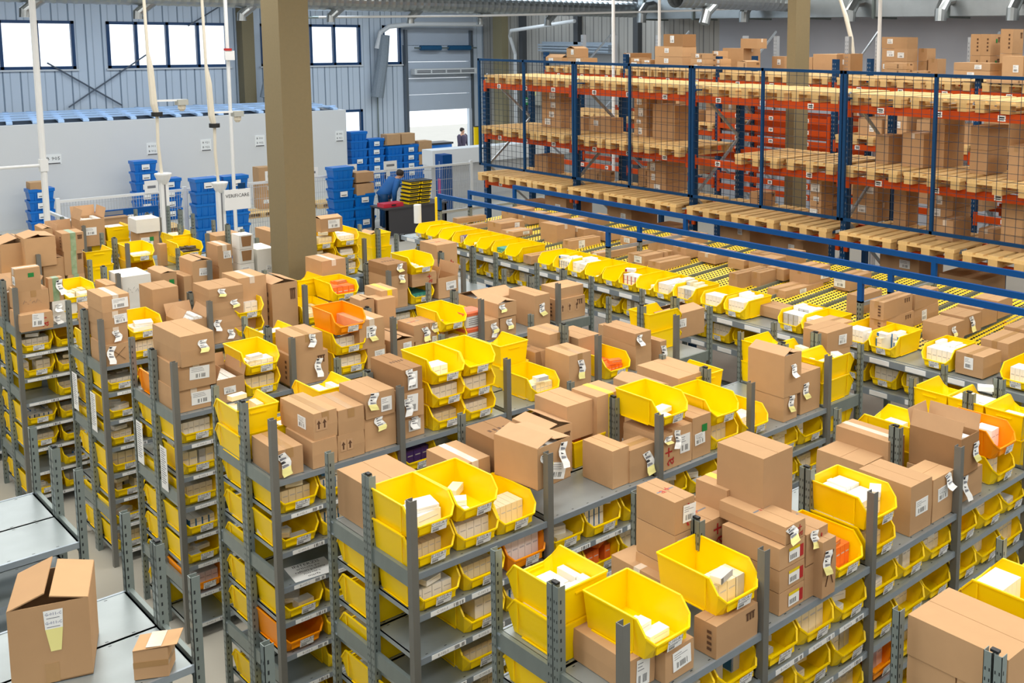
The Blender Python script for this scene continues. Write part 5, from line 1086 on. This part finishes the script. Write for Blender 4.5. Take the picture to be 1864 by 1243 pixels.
    c=thing('red_case','red case lying on the dark work table','case',(13.75,24.0,.762)); MB().box(-.28,.28,-.16,.16,0,.1).build('case_body',mat('case_red',(196,40,60),.4),c); MB().box(-.06,.06,-.18,-.16,.04,.07).build('handle',CAP,c)
    y=thing('yellow_corner_guard','yellow L shaped corner guard at the far end of the flow rack','guard',(9.3,14.75,0)); MB().box(-.03,.03,-.03,.03,0,2.5).box(-.3,.03,-.05,.05,2.02,2.08).build('guard_post',YEL,y)
    y=thing('paper_roll','white upright paper roll beside the yellow corner guard','roll',(9.02,14.9,2.09)); MB().tube((0,0,0),(0,0,.3),.06,16).build('roll',PAPER,y); y.location.z=0; MB().tube((0,0,-2.09),(0,0,0),.03,8).build('stand',CAP,y)
    for o in y.children: o.location.z+=2.09
fence()
# ------------------------------------------------------------------ blue crates
def crate_mesh():
    m=MB(); W,L,H=.3,.2,.31
    def ring(w,l,z): return [(-w,-l,z),(w,-l,z),(w,l,z),(-w,l,z)]
    rs=[ring(W-.05,L-.04,0),ring(W-.02,L-.015,H-.06),ring(W,L,H-.055),ring(W,L,H),ring(W-.02,L-.02,H),ring(W-.06,L-.05,.01)]
    v=[p for q in rs for p in q]; f=[(k*4+i,k*4+(i+1)%4,(k+1)*4+(i+1)%4,(k+1)*4+i) for k in range(5) for i in range(4)]+[(3,2,1,0),(20,21,22,23)]
    m.add(v,f)
    for s in (-.15,.0,.15): m.box(s-.01,s+.01,-L+.005,-L+.035,.02,H-.06)
    return m.mesh('crate_body',[BLUE])
CRM=crate_mesh(); _l=MB().box(-.3,.3,-.2,-.003,.31,.335).box(-.3,.3,.003,.2,.31,.335).mesh('crate_lid',[BLUE]); CLB=MB().box(-.1,.1,-.205,-.2,.1,.24).box(-.07,.07,-.206,-.205,.13,.15,1).mesh('crate_label',[PAPER,INK])
def crates(x,y,n,lab,where,z0=0,rz=0,pitch=.27):
    for k in range(n):
        p='lowest' if k==0 and n>1 else 'topmost' if k==n-1 else ordw(k)+' from bottom'
        t=thing('blue_crate','blue lidded crate, %s, in stack %s'%(p,where),'crate',(x,y,z0+pitch*k),rz+rng.uniform(-.05,.05),'blue stacking crates')
        inst('crate_body',CRM,t)
        if k==n-1: inst('crate_lid',_l,t)
        if lab or rng.random()<.3: inst('crate_label',CLB,t)
crates(7.55,30.6,4,True,'by the white wall at far left'); crates(10.0,30.4,6,True,'by white wall, taller of pair'); crates(10.62,30.4,4,True,'by white wall, shorter of pair')
r=random.Random(2); carton((7.3,30.4,1.12),.4,.35,.2,'t','small brown carton on top of the blue crates at far left',r)
crates(9.62,25.2,6,False,'behind cable poles, left column',pitch=.285); crates(10.28,25.2,6,False,'behind cable poles, right column',pitch=.285)
crates(13.22,25.6,6,False,'beside fence post, left column'); crates(13.82,25.6,2,False,'beside fence post, right column')
carton((13.58,25.4,.9),.5,.4,.3,'','brown carton in the blue stack, lower one',r); carton((13.58,25.4,1.24),.5,.4,.26,'','brown carton in the blue stack, upper one',r); crates(13.82,25.6,1,False,'beside fence post, on low cartons',.6)
crates(17.1,31.9,7,False,'past partition end, tallest column'); crates(17.72,31.9,6,True,'past partition end, second column')
crates(18.35,31.8,5,False,'before the dock wall, first column'); crates(18.95,31.8,5,True,'before the dock wall, second column'); crates(19.5,31.8,4,True,'before the dock wall, third column')
crates(9.7,23.2,1,False,'low on the floor left of the cable poles'); crates(8.3,28.5,2,True,'behind the gate at far left'); crates(9.1,28.9,2,False,'behind the fence by the open pallet');
for k,(x,z) in enumerate(((18.3,1.45),(18.85,1.45),(19.5,1.15),(19.5,.7))): carton((x-.25,31.6,z),.5,.42,.35,'l','brown carton on the blue crates before the dock wall, %s'%ordw(k),r)
def tray_stack():
    m=MB(); 
    m.box(-.15,.15,-.2,.2,0,.06,0).box(-.16,.16,-.21,.21,.06,.085,1).box(-.12,.12,-.203,-.2,.02,.045,1); me=m.mesh('tray_body',[YEL,CAP])
    for c,(x,w_) in enumerate(((14.38,'left'),(14.72,'right'))):
        for k in range(6):
            t=inst('folding_tray',me,None,(x+.015*k,24.15,.765+.1*k)); tag(t,'yellow and black folding tray, %s from bottom of the %s stack on the work table'%(ordw(k),w_),'tray','yellow trays on the work table')
tray_stack()
bt=thing('work_bench','blue steel work bench frame with a grey label, behind the left rack rows','bench',(7.15,23.4,0))
MB().box(-.8,.8,-.04,.04,1.38,1.5).box(.7,.8,-.04,.04,0,1.38).box(-.8,-.7,-.04,.04,0,1.38).build('frame',BLUEP,bt); MB().box(-.3,.1,-.045,-.04,1.4,1.48).build('frame_label',GREYINK,bt); MB().box(-.8,.8,-.04,.7,.95,.99).build('bench_top',LIP,bt)
carton((6.9,23.5,.995),.5,.5,.32,'','brown carton standing on the blue work bench frame',r)
# ------------------------------------------------------------------ people
def person(label,loc,rz,joints,edges,cloth,hair):
    t=thing('person',label,'person',loc,rz)
    me=bpy.data.meshes.new('body'); me.from_pydata([j[:3] for j in joints],edges,[]); 
    for m in (SKIN,cloth[0],cloth[1]): me.materials.append(m)
    o=bpy.data.objects.new('body',me); COL.objects.link(o); o.parent=t
    sk=o.modifiers.new('s','SKIN'); 
    for i,j in enumerate(joints): me.skin_vertices[0].data[i].radius=(j[3],j[3]*(j[4] if len(j)>4 else 1))
    me.skin_vertices[0].data[0].use_root=True
    o.modifiers.new('u','SUBSURF').render_levels=1
    return t,o
SKIN=mat('skin',(196,150,122),.6)
def figure(label,loc,rz,shirt,lean,arm):
    """standing figure facing -Y; lean = forward bend"""
    s=math.sin(lean);c=math.cos(lean); hip=.95
    def up(d,x=0,f=0): return (x,-s*d-f*c,hip+c*d-f*s)
    sh=up(.5);nk=up(.58);hd=up(.7,0,.02);ht=up(.8)
    J=[(0,0,hip,.15,.75),(*up(.25),.14,.75),(*up(.45),.16,.65),(*nk,.055),(*up(.66,0,.02),.075,1.1),(*up(.76,0,.01),.075,1.1)]
    E=[(0,1),(1,2),(2,3),(3,4),(4,5)]
    for q in (-1,1):
        n=len(J); J+=[(*up(.48,.2*q),.06),(*up(.22,.25*q,arm*.1),.045),(*up(.0,.22*q,arm*.3),.035),(*up(-.1,.21*q,arm*.36),.04)]
        E+=[(2,n),(n,n+1),(n+1,n+2),(n+2,n+3)]
        n=len(J); J+=[(.1*q,0,.86,.09),(.11*q,-.02,.48,.065),(.11*q,.02,.1,.045),(.11*q,-.12,.04,.045)]
        E+=[(0,n),(n,n+1),(n+1,n+2),(n+2,n+3)]
    t,o=person(label,loc,rz,J,E,None or (shirt,NAVY),None)
    # clothing: fitted shells over torso and legs
    m=MB(); pts=[up(-.08),up(.1),up(.3),up(.47),up(.54)]; m.path(pts,[.17,.17,.19,.2,.1],14); m.build('jacket',shirt,t,smooth=True)
    for q in (-1,1):
        MB().path([up(.5,.17*q),up(.47,.22*q),up(.24,.26*q,arm*.1),up(.04,.23*q,arm*.28)],[.08,.085,.07,.055],10).build('sleeve',shirt,t,smooth=True)
        MB().path([(.09*q,0,.98),(.1*q,0,.82),(.11*q,-.02,.48),(.11*q,.01,.1)],[.12,.11,.085,.07],10).build('trouser_leg',NAVY,t,smooth=True)
    h=Vector(up(.72,0,0)); m=MB(); m.path([h+Vector((0,.04,-.04)),h+Vector((0,.03,.03)),h+Vector((0,.01,.09)),h+Vector((0,0,.11))],[.085,.1,.085,.03],12); m.build('hair',mat('dark_hair',(48,40,36),.7),t,smooth=True)
figure('person in a dark jacket outside the open dock door','' or (25.60,38.6,-.62),.3,mat('dark_jacket',(70,62,84),.7),.1,.6)
figure('person in a blue shirt bending behind the white fence post','' or (14.0,24.8,0),1.3,mat('blue_shirt',(24,92,160),.7),.75,1.0)
for o in list(bpy.data.objects):
    if o.name=='ground_outside': o.location.z=-.55
ob=thing('wheeled_container','blue lidded container standing outside the open dock door','container',(25.3,40,-.62)); MB().box(-.5,.5,-.35,.35,.15,1.0).build('container_body',BLUE,ob); MB().box(-.55,.55,-.4,.4,1.0,1.08).build('lid',CAP,ob)
